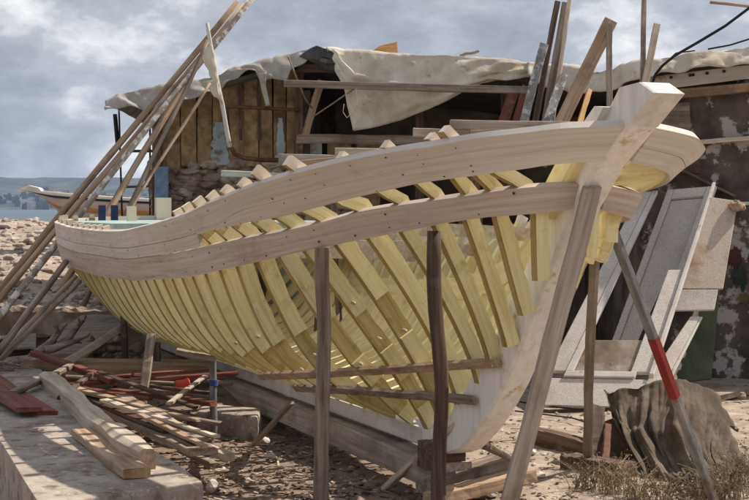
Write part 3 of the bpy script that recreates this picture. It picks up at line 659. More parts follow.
def prop(px, py0, px1, Y, w, t, m, label, zb=-.32, **k):
    top = at(px, py0, Y); bot = onz(px1, 500, zb); bot = Vector((at(px1, 500, Y).x, Y, zb))
    return tag(bar('wooden_prop', bot, top, w, t, m, up=(0, 1, 0), **k), label, 'prop')
prop(320, 249, 320, 8.66, .088, .06, M['grey'], 'square grey prop under the wale, left of the dark brown round one', jit=.010, bend=.008, twist=.15)
pr = tag(pole('wooden_prop', Vector((at(443, 500, 7.98).x, 7.98, -.33)), at(433, 231, 7.98), .044, M['brown'], taper=.9), 'dark brown rough pole propping the wale near the bow', 'prop')
tag(bar('stem_shore', onz(499, 548, -.33), at(592, 187, 7.33), .095, .07, M['lightgrey'], up=(0, 1, 0), jit=.006, skew=.15), 'long grey sawn plank shoring the front of the stem', 'prop')
po = empty('steel_shore', onz(716, 507, -.31), 0, 'slanting steel pole with a red painted band leaning on the bow', 'pole')
def childbar(fn, name, A, B, *a, parent=None, **k):
    inv = parent.matrix_basis.inverted() if parent.matrix_basis else Matrix()
    bpy.context.view_layer.update()
    inv = parent.matrix_world.inverted()
    return fn(name, inv @ Vector(A), inv @ Vector(B), *a, parent=parent, **k)
A_, B_ = onz(716, 507, -.31), at(603, 204, 8.15)
childbar(bar, 'shaft', A_, B_, .058, .05, M['steel'], parent=po, jit=.001, bev=.008)
childbar(bar, 'red_band', A_.lerp(B_, .385), A_.lerp(B_, .58), .062, .055, M['redpaint'], parent=po, jit=.001, bev=.008)
tag(bar('wooden_prop', onz(587, 461, -.22), at(595, 243, 9.05), .060, .05, M['grey'], up=(0, 1, 0)), 'upright dark post under the starboard bow, in front of the white door', 'prop')
ps = empty('steel_prop', onz(213, 437, -.28), 0, 'short round steel prop with blue tape under the hull', 'prop')
A_, B_ = onz(213, 437, -.28), at(214, 352, 11.45)
childbar(pole, 'shaft', A_, B_, .03, M['steel'], parent=ps, taper=1, jit=.01)
childbar(bar, 'tape_band', A_.lerp(B_, .6), A_.lerp(B_, .67), .066, .066, M['bluetape'], parent=ps, jit=.002, bev=.02)
tag(bar('prop_head_board', at(176, 352, 11.35), at(216, 359, 11.4), .16, .045, M['grey']), 'grey board between the hull and the steel prop', 'board')
tag(bar('wooden_prop', at(143, 403, 11.7), at(151, 335, 12.0), .075, .05, M['grey'], up=(0, 1, 0)), 'leaning grey prop under the hull behind the red strips', 'prop')
tag(bar('wooden_prop', at(157, 378, 13.0), at(157, 343, 12.9), .06, .06, M['brown'], up=(0, 1, 0)), 'short dark post under the hull behind the leaning grey prop', 'prop')
tag(bar('wooden_prop', at(127, 380, 13.2), at(123, 312, 13.2), .055, .05, M['brown'], up=(0, 1, 0)), 'thin upright dark prop under the stern half of the hull', 'prop')
# shores leaning on the stern
for k, (a, b, Ya, Yb, r, m, lab) in enumerate([
    ((-22, 378), (66, 262), 12.2, 13.6, .034, 'grey', 'thick grey pole leaning on the stern, uppermost of the three low ones'),
    ((-22, 376), (76, 276), 12.6, 13.5, .027, 'pale', 'pale thin pole leaning on the stern beneath the thick grey one'),
    ((-24, 384), (80, 281), 12.4, 13.4, .028, 'grey', 'lowest grey pole leaning against the yellow stern ribs')]):
    tag(pole('shore_pole', at(*a, Ya), at(*b, Yb), r, M[m]), lab, 'pole')
# tall bundle resting against the shack roof
for a, b, Ya, Yb, r, m, lab in [
    ((-74, 379), (237, 2), 15.0, 16.9, .044, 'tan', 'tall brown spar of the leaning bundle, the outermost on the sea side'),
    ((-64, 377), (243, 4), 14.9, 16.8, .038, 'tan', 'tall dark spar in the leaning bundle next to the outermost'),
    ((-44, 370), (254, -6), 14.8, 16.7, .040, 'flaky', 'tallest spar of the leaning bundle with flaking white patches'),
    ((62, 288), (200, 59), 15.1, 16.5, .042, 'tan', 'thick light brown spar with its top end below the rag'),
    ((84, 306), (208, 40), 15.2, 16.4, .03, 'grey', 'slim grey spar leaning below the rag beside the thick brown one'),
    ((90, 272), (210, 83), 15.3, 16.5, .022, 'tan', 'thinnest brown stick leaning on the cabin wall boards'),
    ((150, 143), (176, 93), 16.2, 16.5, .03, 'tan', 'short brown offcut wedged in the leaning bundle')]:
    tag(pole('leaning_spar', at(*a, Ya), at(*b, Yb), r, M[m], seg=16, taper=.8), lab, 'pole')
tag(pole('white_pole', at(230, 147, 16.35), at(207, 23, 16.1), .028, M['fascia'], taper=.7), 'slender white pole crossing the spars, leaning over the tarp edge', 'pole')
tag(sheet('hanging_rag', [[at(203, 58, 16.2), at(207, 48, 16.15), at(212, 44, 16.1)], [at(207, 66, 16.2), at(210, 62, 16.05), at(215, 60, 16.1)], [at(213, 78, 16.2), at(215, 79, 16.1), at(218, 80, 16.15)], [at(210, 90, 16.2), at(216, 97, 16.15), at(223, 104, 16.2)]], M['tarp'], 14, 5, .03, 5, .006), 'torn whitish rag caught on the white pole and spars', 'rag')

# ------------------------------------------------------------------ concrete slab with lumber on it
def poly_block(name, poly, z0, z1, m, jit=.02, step=.18, parent=None):
    """block with a worn upper edge"""
    P = []
    n = len(poly)
    for i in range(n):
        a, b = Vector(poly[i]), Vector(poly[(i + 1) % n]); k = max(1, int((b - a).length / step))
        for j in range(k): P.append(a.lerp(b, j / k))
    c = sum(P, Vector((0, 0))) / len(P); rings = []
    for z, s in ((z0, .0), (z0 * .5 + z1 * .5, .0), (z1 - .03, .0), (z1 - .006, .012), (z1, .03)):
        r = []
        for p in P:
            d = (c - p).normalized(); e = noise.noise((p.x * 4, p.y * 4, z * 5)) * jit + noise.noise((p.x * 13, p.y * 13, z * 9)) * jit * .5
            r.append((p.x + d.x * (s + e), p.y + d.y * (s + e), z + (noise.noise((p.x * 5, p.y * 5, 2)) * .008 if z > z1 - .05 else 0)))
        rings.append(r)
    b = MB(); b.rings(rings); return b.build(name, m, parent)
SZ = .15
tag(poly_block('concrete_slab', [(-.905, 7.35), (-1.37, 6.97), (-1.64, 6.80), (-2.312, 8.6), (-4.3, 12.5), (-3.0, 12.55), (-2.845, 12.05)], -.6, SZ, M['conc']), 'old concrete kerb slab carrying planks and a hewn beam', 'slab')
def quad_board(name, px, z, th, m, label, cat='board', group=None):
    P = [onz(x, y, z) for x, y in px]
    A = (P[0] + P[1]) / 2; B = (P[2] + P[3]) / 2; w = ((P[0] - P[1]).length + (P[2] - P[3]).length) / 2
    return tag(bar(name, A - Vector((0, 0, th / 2)), B - Vector((0, 0, th / 2)), w, th, m, skew=.15, jit=.004), label, cat, group)
tag(bar('red_plank', onz(-34, 362, .168), onz(41, 413, .168), .20, .032, M['red'], skew=.5), 'lower red brown plank on the concrete slab', 'board')
tag(bar('red_plank', onz(-40, 366, .205), onz(29, 410, .205), .17, .034, M['red'], skew=.3), 'upper red brown plank lying across the lower one on the slab', 'board')
tag(bar('thick_plank', onz(83, 432, .178), onz(137, 474, .178), .15, .055, M['tan'], end=M['bare']), 'short thick tan plank with a dark sawn end near the corner of the slab', 'plank')
# hewn beam with adzed, wavy edge
def hewn():
    A, B = onz(44, 377, .232), onz(149, 455, .232); mx, Ln = frame(A, B); b = MB(); rings = []; n = 44
    for i in range(n + 1):
        u = i / n; x = u * Ln; w = .066 + .010 * math.sin(u * 23) + .010 * noise.noise((u * 9, 2, 0)); h = .04 + .009 * noise.noise((u * 11, 5, 1)); o = .03 * math.sin(u * 5 + 1)
        if u > .93: w *= 1 - (u - .93) * 3; h *= 1 - (u - .93) * 3
        rings.append([(x, o - w + .01, -.08), (x, o + w, -.08), (x, o + w * 1.02, h * .3), (x, o + w * .72, h), (x, o - w * .45, h * 1.12), (x, o - w, h * .55)])
    b.rings(rings); b.mi[-1] = 1; b.mi[-2] = 1
    o = b.build('hewn_beam', [M['pale'], M['tan']], None, mx, False)
    tag(o, 'long adzed beam with a wavy edge lying along the slab', 'beam')
hewn()
def lum(name, a, b, za, zb, w, t, m, label, cat='plank', up=(0, 0, 1), **k):
    return tag(bar(name, onz(*a, za), onz(*b, zb), w, t, M[m], up=up, **k), label, cat)
lum('loose_plank', (98, 404), (203, 452), -.02, .0, .20, .045, 'grey', 'wide weathered grey plank beside the hewn beam')
lum('loose_plank', (118, 393), (200, 440), .06, .06, .11, .03, 'grey', 'grey plank resting on the wide weathered one')
lum('loose_plank', (104, 401), (216, 437), .09, .09, .07, .03, 'pale', 'long pale narrow plank on top of the lumber heap', taper=.7)
lum('loose_plank', (72, 388), (198, 421), .10, .06, .09, .03, 'tan', 'tan plank with a splintered point among the lumber', taper=.5)
lum('loose_plank', (196, 446), (229, 458), -.12, -.12, .085, .055, 'pale', 'short pale squared batten on the ground at the end of the heap', 'batten')
lum('loose_plank', (181, 450), (215, 466), -.16, -.16, .06, .04, 'grey', 'thin grey strip lowest at the end of the heap', 'batten')
lum('loose_plank', (140, 414), (205, 447), .115, .075, .05, .022, 'tan', 'brown lath lying over the grey planks', 'lath')
lum('red_strip', (55, 386), (238, 373), .10, .16, .07, .035, 'red', 'longest red brown strip on top of the heap, crossing the props', 'strip')
lum('red_strip', (62, 380), (214, 369), .13, .17, .05, .03, 'red', 'red brown strip lying parallel behind the longest one', 'strip')
lum('red_strip', (34, 353), (114, 382), .28, .14, .08, .05, 'red', 'thick red brown strip sloping down from the timber pile', 'strip')
lum('red_strip', (112, 391), (214, 403), .05, .02, .09, .04, 'red', 'wide dull red strip buried low in the lumber heap', 'strip')
lum('red_strip', (78, 388), (150, 399), .09, .05, .06, .03, 'red', 'short red brown strip beside the hewn beam', 'strip')
lum('red_strip', (150, 386), (225, 396), .10, .02, .05, .03, 'brown', 'dark brown strip lying over the red ones near the steel prop', 'strip')
lum('loose_plank', (132, 388), (210, 394), .02, .0, .10, .03, 'grey', 'grey board half hidden under the red strips')
lum('loose_plank', (66, 377), (176, 383), .17, .10, .06, .025, 'grey', 'grey lath lying under the longest red strip')
lum('loose_plank', (100, 372), (196, 408), .20, .03, .055, .025, 'brown', 'dark brown lath crossing beneath the red strips')
lum('loose_plank', (168, 404), (206, 376), .06, .16, .045, .02, 'pale', 'pale lath sticking up to the right among the red strips')
lum('loose_plank', (128, 408), (222, 424), .03, -.05, .06, .03, 'grey', 'grey lath poking out below the tan splintered plank')
lum('loose_plank', (84, 396), (170, 432), .05, .02, .10, .025, 'brown', 'dark board under the wide weathered plank')
lum('loose_plank', (60, 398), (92, 374), .19, .24, .05, .03, 'brown', 'short dark stick leaning across the hewn beam')
lum('loose_plank', (150, 372), (232, 384), .10, .05, .05, .03, 'grey', 'grey strip passing behind the steel prop')
lum('long_timber', (22, 366), (214, 369), .14, .08, .22, .15, 'tan', 'long tan squared timber lying across behind the lumber heap', 'timber')
lum('loose_plank', (12, 394), (72, 366), .20, .22, .06, .04, 'grey', 'grey stick lying over the end of the hewn beam')
tag(bar('slanting_timber', at(64, 364, 12.6), at(131, 322, 13.4), .07, .06, M['pale'], up=(0, 1, 0)), 'pale squared timber slanting up under the stern', 'timber')
def bucket():
    c = onz(176, 393, .02); e = empty('red_bucket', c, 0, 'small bright red plastic bucket lying among the red strips', 'bucket')
    b = MB(); n = 16; R = []
    for x, r in ((0, .045), (.10, .055), (.10, .060), (.108, .060), (.108, .053), (.01, .041)):
        R.append([(x, r * math.cos(2 * math.pi * k / n), .06 + r * math.sin(2 * math.pi * k / n)) for k in range(n)])
    b.rings(R); b.build('body', M['bucket'], e, Matrix.Rotation(.5, 4, 'Z'), True)
    b = MB(); b.tube([(.104, .060 * math.cos(t), .06 + .060 * math.sin(t) * .3) for t in np.linspace(0, math.pi, 12)], .004, 5); b.build('handle', M['steel'], e, Matrix.Rotation(.5, 4, 'Z'))
bucket()
# timbers, board and driftwood under the stern
tag(bar('stone_ledge', at(-40, 320, 15.62), at(122, 325, 15.62), .4, .34, M['stone'], jit=.03, seg=26, bev=.04), 'low dark stone ledge at the foot of the rubble slope', 'wall')
def quad_sheet(name, pts, th, m, label, cat):
    P = [Vector(p) for p in pts]; o = sum(P, Vector()) / 4; nrm = (P[1] - P[0]).cross(P[3] - P[0]).normalized()
    b = MB(); n = 8
    V = [[P[0].lerp(P[1], i / n).lerp(P[3].lerp(P[2], i / n), j / n) + nrm * noise.noise((i * .6, j * .6, 3)) * .01 - o for j in range(n + 1)] for i in range(n + 1)]
    W = n + 1; vs = [p for r in V for p in r]; fs = [(i * W + j, i * W + j + 1, (i + 1) * W + j + 1, (i + 1) * W + j) for i in range(n) for j in range(n)]
    ob = link(name, vs, fs, m, None, Matrix.Translation(o)); md = ob.modifiers.new('thickness', 'SOLIDIFY'); md.thickness = th; md.offset = 0
    return tag(ob, label, cat)
quad_sheet('plywood_sheet', [at(28, 356, 13.3), at(86, 359, 13.2), at(133, 316, 15.1), at(82, 316, 15.3)], .03, M['grey'], 'warped grey plywood sheet tilted up against the stone ledge', 'board')
quad_sheet('tarred_board', [at(8, 349, 13.6), at(36, 348, 13.6), at(36, 334, 14.6), at(10, 335, 14.7)], .02, M['grey'], 'small grey board on the ground below the driftwood', 'board')
lum('long_timber', (-20, 355), (40, 349), .12, .12, .14, .07, 'brown', 'dark brown flat timber at the back of the slab', 'timber')
lum('long_timber', (-20, 333), (60, 337), .14, .12, .2, .10, 'brown', 'dark brown timber lying below the stone ledge', 'timber')
lum('loose_plank', (-20, 340), (52, 331), .16, .18, .13, .03, 'pale', 'pale plank lying in front of the stone ledge')
def stonewall():
    e = MB()
    for k in range(16):
        px = 92 + (k % 6) * 9 + random.uniform(-2, 2); row = k // 6; c = at(px, 358 - row * 9, 13.9)
        rock(e, c, random.uniform(.05, .075), k * 3.1, 0, .75)
    e.build('dry_stone_pile', M['stone'])['label'] = 'rough stones piled under the stern behind the long tan timber'
    bpy.data.objects['dry_stone_pile']['category'] = 'stones'
stonewall()
def branch(b, p, d, L, r, depth, rnd):
    pts = [Vector(p)]; rs = [r]; n = 6
    for i in range(n):
        d = (d + Vector((rnd.uniform(-.4, .4), rnd.uniform(-.4, .4), rnd.uniform(-.25, .3)))).normalized(); pts.append(pts[-1] + d * L / n); rs.append(r * (1 - .75 * (i + 1) / n) + .003)
    b.tube(pts, rs, 6)
    if depth:
        for k in range(3):
            i = rnd.randint(1, n - 1); branch(b, pts[i], (d + Vector((rnd.uniform(-1, 1), rnd.uniform(-1, 1), rnd.uniform(-.3, .4)))).normalized(), L * .35, rs[i] * .7, depth - 1, rnd)
for k, (a, d, L, lab) in enumerate([((40, 352, 13.2), (.8, .1, .5), .38, 'gnarled driftwood branch standing up with a forked tip'), ((46, 350, 13.1), (1, .5, .15), .42, 'twisted driftwood root lying to the right of the forked branch'), ((60, 345, 13.3), (.8, .3, .35), .38, 'bleached driftwood piece lying up the grey plywood sheet')]):
    b = MB(); rnd = random.Random(k + 5); p = at(*a); branch(b, (0, 0, 0), Vector(d).normalized(), L, .045, 1, rnd)
    o = b.build('driftwood', M['drift'], None, Matrix.Translation(p), True); tag(o, lab, 'driftwood', 'driftwood under the stern')
b = MB(); rnd = random.Random(2)
for k in range(70):
    x, y = rnd.gauss(0, .11), rnd.gauss(0, .09); a = rnd.uniform(0, 6.3); l = rnd.uniform(.05, .13); z = rnd.uniform(0, .11)
    b.tube([(x, y, z), (x + l * math.cos(a), y + l * math.sin(a), z + rnd.uniform(-.02, .04))], .005, 4)
tag(b.build('twig_heap', M['drift'], None, Matrix.Translation(onz(5, 371, .15))), 'small heap of brown twigs at the back edge of the slab', 'twigs')
tag(poly_block('concrete_block', [tuple(onz(196, 431, -.28))[:2], tuple(onz(258, 438, -.28))[:2], tuple(onz(262, 428, -.28))[:2], tuple(onz(200, 422, -.28))[:2]], -.32, -.11, M['conc'], .01), 'low concrete block half buried behind the steel prop', 'block')

# ------------------------------------------------------------------ loose stones, chips and rubble
for k, (px, py, z, s, m, lab) in enumerate([
    (470, 494, -.27, .085, 'white_stone', 'large pale stone in front of the stem foot'), (490, 497, -.29, .05, 'white_stone', 'pale stone with a sunlit top beside the large one'),
    (539, 477, -.28, .04, 'white_stone', 'small white stone right of the long grey shore'), (530, 486, -.29, .028, 'white_stone', 'smallest white stone right of the long grey shore'),
    (556, 445, -.28, .045, 'stone', 'brown stone on the sand in front of the dark timber'), (530, 454, -.28, .05, 'white_stone', 'flat pale stone behind the long grey shore'),
    (212, 490, -.28, .06, 'white_stone', 'pale broken stone at the corner of the slab'), (262, 443, -.27, .055, 'white_stone', 'pointed pale stone by the thin grey stick'),
    (270, 458, -.28, .035, 'white_stone', 'small pale rubble stone left of the square prop'), (230, 477, -.29, .03, 'stone', 'small brown stone right of the slab corner'),
    (742, 398, -.27, .05, 'stone', 'brown stone by the foot of the dark wall'), (42, 431, .16, .012, 'white_stone', 'tiny white stone chip on the slab')]):
    b = MB(); rock(b, (0, 0, s * .4), s, k * 5.7)
    tag(b.build('stone', M[m], None, Matrix.Translation(onz(px, py, z))), lab, 'stone')
quad_board('flat_paver', [(703, 394), (706, 384), (737, 386), (738, 397)], -.24, .06, M['stone'], 'flat brown paving stone in front of the dark wall', 'stone')

def scatter_rubble():
    b = MB(); rnd = random.Random(11)
    for k in range(3600):
        y = LEDGE + .2 + (rnd.random() ** 1.7) * 16; x = rnd.uniform(-.36 * y - .6, -.4)
        s = rnd.choice((rnd.uniform(.012, .03), rnd.uniform(.015, .04), rnd.uniform(.02, .06), rnd.uniform(.03, .13))) * (1 + (y - 16) * .012)
        rock(b, (x, y, ground_h(x, y) + s * .15), s, k * 1.3, rnd.choice((0, 2, 2, 2, 1)), .6, 1)
    tag(b.build('rubble', [M['stone'], M['white_stone'], M['tan_stone']]), 'pale and brown rubble covering the slope between the yard and the sea', 'rubble', kind='stuff')
    b = MB()
    for k in range(2300):
        z = rnd.random()
        if z < .55: px, py = rnd.gauss(290, 75), rnd.uniform(428, 505)
        elif z < .8: px, py = rnd.uniform(470, 790), rnd.uniform(385, 505)
        else: px, py = rnd.uniform(60, 210), rnd.uniform(376, 470)
        p = onz(px, py, -.3)
        if p.x < -.9 and p.y < 7.4 + 2.4 * (-.9 - p.x) and z < .8: continue
        if p.y > 15: continue
        h = ground_h(p.x, p.y); l, w, t = rnd.uniform(.006, .03) * (1 if rnd.random() < .88 else 2.6), rnd.uniform(.004, .013), rnd.uniform(.002, .007); a = rnd.uniform(0, 6.3); ca, sa = math.cos(a), math.sin(a); tl = rnd.uniform(-.3, .3)
        vs = [(p.x + i * l * ca - j * w * sa, p.y + i * l * sa + j * w * ca, h + .006 + c * t + i * tl * l) for i in (-1, 1) for j in (-1, 1) for c in (0, 1)]
        b.add(vs, [(0, 1, 3, 2), (4, 6, 7, 5), (0, 4, 5, 1), (2, 3, 7, 6), (0, 2, 6, 4), (1, 5, 7, 3)], rnd.choice((0, 1, 1, 2, 2, 2, 4)))
    for k in range(500):
        px, py = rnd.uniform(180, 790), rnd.uniform(385, 505); p = onz(px, py, -.3)
        if p.x < -.9 and p.y < 7.4 + 2.4 * (-.9 - p.x) or p.y > 15: continue
        rock(b, (p.x, p.y, ground_h(p.x, p.y)), rnd.uniform(.008, .028), k, rnd.choice((3, 4)), .7, 1)
    tag(b.build('wood_chips', [M['pale'], M['grey'], M['brown'], M['white_stone'], M['stone']]), 'wood chips, splinters and pebbles strewn over the yard', 'chips', kind='stuff')
scatter_rubble()

# ------------------------------------------------------------------ neighbouring boat on the rubble
def far_boat():
    Y = 24.0; bow = at(20, 189, Y); e = empty('moored_boat', (bow.x, Y, 1.0), 0, 'white and beige boat with a navy stripe, drawn up on the rubble behind', 'boat')
    L = 6.4; n = 36
    def sec(u, side):
        b = 1.0 * (1 - (1 - min(1, u / .55)) ** 2) ** .8 * (1 - .25 * max(0, u - .6)); zs = .90 - .62 * u + .42 * u * u; zk = .05 + .85 * max(0, 1 - u / .10) ** 1.3
        return b, zs, min(zk, zs - .02)
    def skin(name, f0, f1, m, off=0.0, th=.04):
        b = MB(); rings = []
        for i in range(n + 1):
            u = (i / n) ** 1.4; bb, zs, zk = sec(u, 1); out, inn = [], []
            x = u * L + .55 * 0
            for t in np.linspace(f0, f1, 6):
                z = zs + (zk - zs) * t; w = bb * (1 - t ** 2.2) ** .7 if t < 1 else 0
                xs = x + .62 * t * (1 - min(1, u * 3))
                out.append((xs, w + off, z))
            rings.append([(p[0], -p[1] - .0, p[2]) for p in out] + [(p[0], p[1], p[2]) for p in reversed(out)])
        b.rings(rings, closed=True, caps=True); return b.build(name, m, e, None, True)
    skin('hull_bottom', .38, .99, M['hullbeige'])
    skin('orange_band', .30, .38, M['hullorange'], .006)
    skin('hull_topsides', .11, .30, M['hullbeige'])
    skin('navy_stripe', .06, .11, M['navy'], .01)
    skin('gunwale', -.04, .06, M['boatwhite'], .03)
    b = MB(); b.rings([[(-.06 + x, -w, z), (-.06 + x, w, z), (.0 + x, w, z + h), (.0 + x, -w, z + h)] for x, w, z, h in ((0, .03, .86, .06), (.16, .09, .87, .10), (.34, .13, .83, .10), (.42, .14, .80, .05))]); b.build('stem_head', M['boatwhite'], e)
    b = MB(); b.box((2.9, 0, .72), (.42, .6, .07)); b.build('hatch', M['boatwhite'], e)
far_boat()

# ------------------------------------------------------------------ boat shed
sh = empty('boat_shed', (1.0, 17.5, 0), 0, 'ramshackle plank and stone boat shed roofed with canvas tarps', 'shed')
S_INV = Matrix.Translation((-1.0, -17.5, 0))
def sbar(name, A, B, w, t, m, up=(0, 0, 1), **k):
    return bar(name, S_INV @ Vector(A), S_INV @ Vector(B), w, t, M[m], up=up, parent=sh, **k)
YC = 17.3
xs = [152, 166, 181, 197, 212, 228, 244, 259, 273, 286, 299]
for a, b in zip(xs, xs[1:]):
    c = (a + b) / 2; w = (b - a) / FPX * YC
    sbar('wall_board', at(c, 168 + random.uniform(-3, 3), YC), at(c + random.uniform(-1, 1), max(70, 92 - (c - 160) * .25), YC + random.uniform(-.01, .01)), w - .008, .03, 'panel', up=(0, 1, 0), jit=.003)
for a, w, y0, y1 in ((220, .26, 165, 122), (281, .13, 160, 118)):
    p = MB(); pts = []
    for k in range(14):
        t = k / 13; y = y0 + (y1 - y0) * t; x0 = w / 2 * (1 - .45 * t) * (1 + .5 * noise.noise((k * .7, a, 0))); pts.append((at(a, y, YC - .022).x - x0, at(a, y, YC - .022).x + x0 * (1 - .5 * t), at(a, y, YC).z))
    p.rings([[(l - 1, YC - .022 - 17.5, z), (r - 1, YC - .022 - 17.5, z), (r - 1, YC - .016 - 17.5, z), (l - 1, YC - .016 - 17.5, z)] for l, r, z in pts]); p.build('painted_patch', M['bluegrey'], sh)
for px in (241, 259.5): sbar('cover_strip', at(px, 140, YC - .05), at(px - 1, 72, YC - .05), .035, .02, 'brown', up=(0, 1, 0))
for k, px in enumerate((157, 299)): sbar('corner_post', at(px, 215 if k == 0 else 168, YC - .07), at(px, 95 if k == 0 else 72, YC - .07), .11, .1, 'brown', up=(0, 1, 0))
sbar('blue_door', at(161.5, 215, YC - .16), at(161.5, 167, YC - .16), .17, .03, 'blue', up=(0, 1, 0))
b = MB(); rnd = random.Random(21)
for row in range(9):
    x = 150 + rnd.uniform(-4, 0)
    while x < 345:
        w = rnd.uniform(9, 20); z = at(0, 219 - row * 6.8, YC).z
        if not (row < 2 and x < 166) : rock(b, (at(x + w / 2, 0, YC).x - 1, YC - 17.5 + .08 + rnd.uniform(-.03, .03), z), w / FPX * YC * .60, rnd.uniform(0, 99), rnd.choice((0, 0, 1)), .06 / (w / FPX * YC * .52) * 1.05, 3)
        x += w
b.box((at(245, 0, YC).x - 1, YC - 17.5 + .3, 1.0), (1.15, .16, 1.12), 0)
b.build('stone_base', [M['stone'], M['tan_stone']], sh)
# dark workshop opening
def sbox(name, x0, x1, y0, y1, z0, z1, m):
    q = MB(); q.box(((x0 + x1) / 2 - 1, (y0 + y1) / 2 - 17.5, (z0 + z1) / 2), ((x1 - x0) / 2, (y1 - y0) / 2, (z1 - z0) / 2)); return q.build(name, M[m], sh)
sbox('cabin_lining', -2.58, -.95, 17.40, 17.44, .2, 2.72, 'dark')
sbox('side_wall', -2.72, -2.6, 17.40, 21.1, -.4, 2.75, 'dark')
sbox('inner_wall', -.93, -.80, 17.46, 20.4, -.4, 3.05, 'dark')
sbox('end_wall', 6.2, 6.35, 15.2, 20.6, -.4, 3.0, 'plaster')
# right hand plaster wall
XR = at(641, 200, 15.75).x
def wall_right():
    A, Bp = Vector((XR, 15.8)), Vector((6.25, 15.05)); n = 60; k = 40
    d = (Bp - A); nr = Vector((d.y, -d.x)).normalized(); V = []; F = []
    for i in range(n + 1):
        for j in range(k + 1):
            p = A + d * i / n; z = -.45 + 3.47 * j / k; e = noise.fractal((p.x * 1.5, z * 1.5, 3), .8, 2, 4) * .03
            V.append((p.x + nr.x * e - 1, p.y + nr.y * e - 17.5, z))
    W = k + 1; F = [(i * W + j, i * W + j + 1, (i + 1) * W + j + 1, (i + 1) * W + j) for i in range(n) for j in range(k)]
    o = link('plaster_wall', V, F, M['plaster'], sh, None, True); md = o.modifiers.new('thickness', 'SOLIDIFY'); md.thickness = .18; md.offset = -1
    def on(px, py, off):
        r = ray(px, py); # intersect wall plane
        num = (A.x * nr.x + A.y * nr.y) + off; t = num / (r[0] * nr.x + r[1] * nr.y); return Vector((r[0] * t - 1, r[1] * t - 17.5, EYE + r[2] * t))
    for nm, px, py, rx, ry, m in (('paint_patch', 735, 258, 6, 11, 'graf_red'), ('paint_patch', 741, 278, 7, 11, 'graf_green'), ('paint_patch', 744, 298, 6, 5, 'graf_yellow'), ('paint_patch', 722, 245, 5, 3, 'graf_red')):
        pts = [on(px + rx * math.cos(t) * (1 + .8 * noise.noise((math.cos(t) * 2.2, math.sin(t) * 2.2, px)) + .5 * noise.noise((math.cos(t) * 6, math.sin(t) * 6, px))), py + ry * math.sin(t) * (1 + .8 * noise.noise((math.cos(t) * 2.2, math.sin(t) * 2.2, px)) + .5 * noise.noise((math.cos(t) * 6, math.sin(t) * 6, px))), .045) for t in np.linspace(0, 2 * math.pi, 30)[:-1]]
        q = MB(); q.add(pts, [tuple(range(len(pts)))]); q.build(nm, M[m], sh)
    def onw(px, py, off): return on(px, py, off) + Vector((1, 17.5, 0))
    return onw
onw = wall_right()
sbar('lumber_shelf', at(505, 163, 15.3), at(668, 163, 14.75), .5, .04, 'grey')
sbox('return_wall', XR - .02, XR + .14, 15.9, 20.6, -.4, 2.9, 'dark')
sbar('wall_rail', onw(700, 142, .08), onw(772, 136, .08), .12, .05, 'pale', up=(0, 0, 1))
sbar('lower_boards', onw(640, 150, .10), onw(735, 196, .10), .3, .03, 'brown', up=(0, 0, 1))
sbar('lower_boards', onw(655, 165, .13), onw(700, 161, .13), .26, .03, 'brown', up=(0, 1, 0))
sbar('water_pipe', onw(712, 203, .1), onw(775, 203, .1), .035, .035, 'fascia')
sbar('fascia_board', onw(648, 84, .22), onw(780, 68, .22), .035, .15, 'fascia', jit=.003)
sbar('fascia_beam', onw(636, 98, .16), onw(780, 84, .16), .09, .10, 'tan')
for px in (671, 690, 693, 707, 724): 
    c = onw(px, 80 - (px - 648) * .115, .246); q = MB(); q.tube([S_INV @ c, S_INV @ (c + Vector((0, -.012, 0)))], .018, 8); q.build('bolt', M['nail'], sh)
sbar('window_board', onw(652, 118, .1), onw(690, 116, .1), .03, .32, 'grey')
# opening timbers
sbar('rail', at(284, 83.5, 16.25), at(534, 90.5, 16.0), .06, .085, 'grey', jit=.004)
sbar('sill_board', at(297, 139, 16.9), at(424, 140, 16.7), .05, .11, 'grey')
sbar('strut', at(305, 136, 17.2), at(322, 80, 17.2), .09, .06, 'tan', up=(0, 1, 0))
for px, y in ((420, 64), (505, 60), (628, 80)): sbar('shed_post', Vector((at(px, 100, 17.0).x, 17.0, -.35)), Vector((at(px, 100, 17.0).x, 17.0, 3.1)), .1, .1, 'brown', up=(0, 1, 0))
for px, m, w in ((312, 'greenwhite', .26), (340, 'panel', .3), (368, 'panel', .3)): sbar('lining_board', at(px, 235, 17.5), at(px, 143, 17.5), w, .03, m, up=(0, 1, 0))
sbar('lintel', at(298, 68, 17.05), at(640, 78, 16.6), .12, .1, 'brown')
q = MB()
def pipe(pts, r, name, m, par=sh):
    b = MB(); P = resample([S_INV @ Vector(p) for p in pts], 40); b.tube([tuple(p) for p in P], r, 8); return b.build(name, M[m], par, None, True)
pipe([at(222, 106, 16.9), at(300, 110, 17.15)], .022, 'rusty_pipe', 'rust')
pipe([at(226, 108, 16.9), at(228, 130, 16.9), at(230, 146, 16.9), at(235, 154, 16.9), at(244, 158, 16.9), at(262, 160, 16.9), at(284, 160, 16.95)], .027, 'rusty_pipe', 'rust')
for a, b_, r in (((115, 114, 18.0), (117.5, 143, 18.0), .028), ((119, 110, 18.1), (122, 216, 18.1), .012), ((128, 151, 17.9), (158, 151, 17.4), .018), ((124, 187, 18), (158, 186, 17.4), .014), ((150, 100, 18), (150, 215, 18), .012)):
    pipe([at(*a), at(*b_)], r, 'iron_rod', 'black')
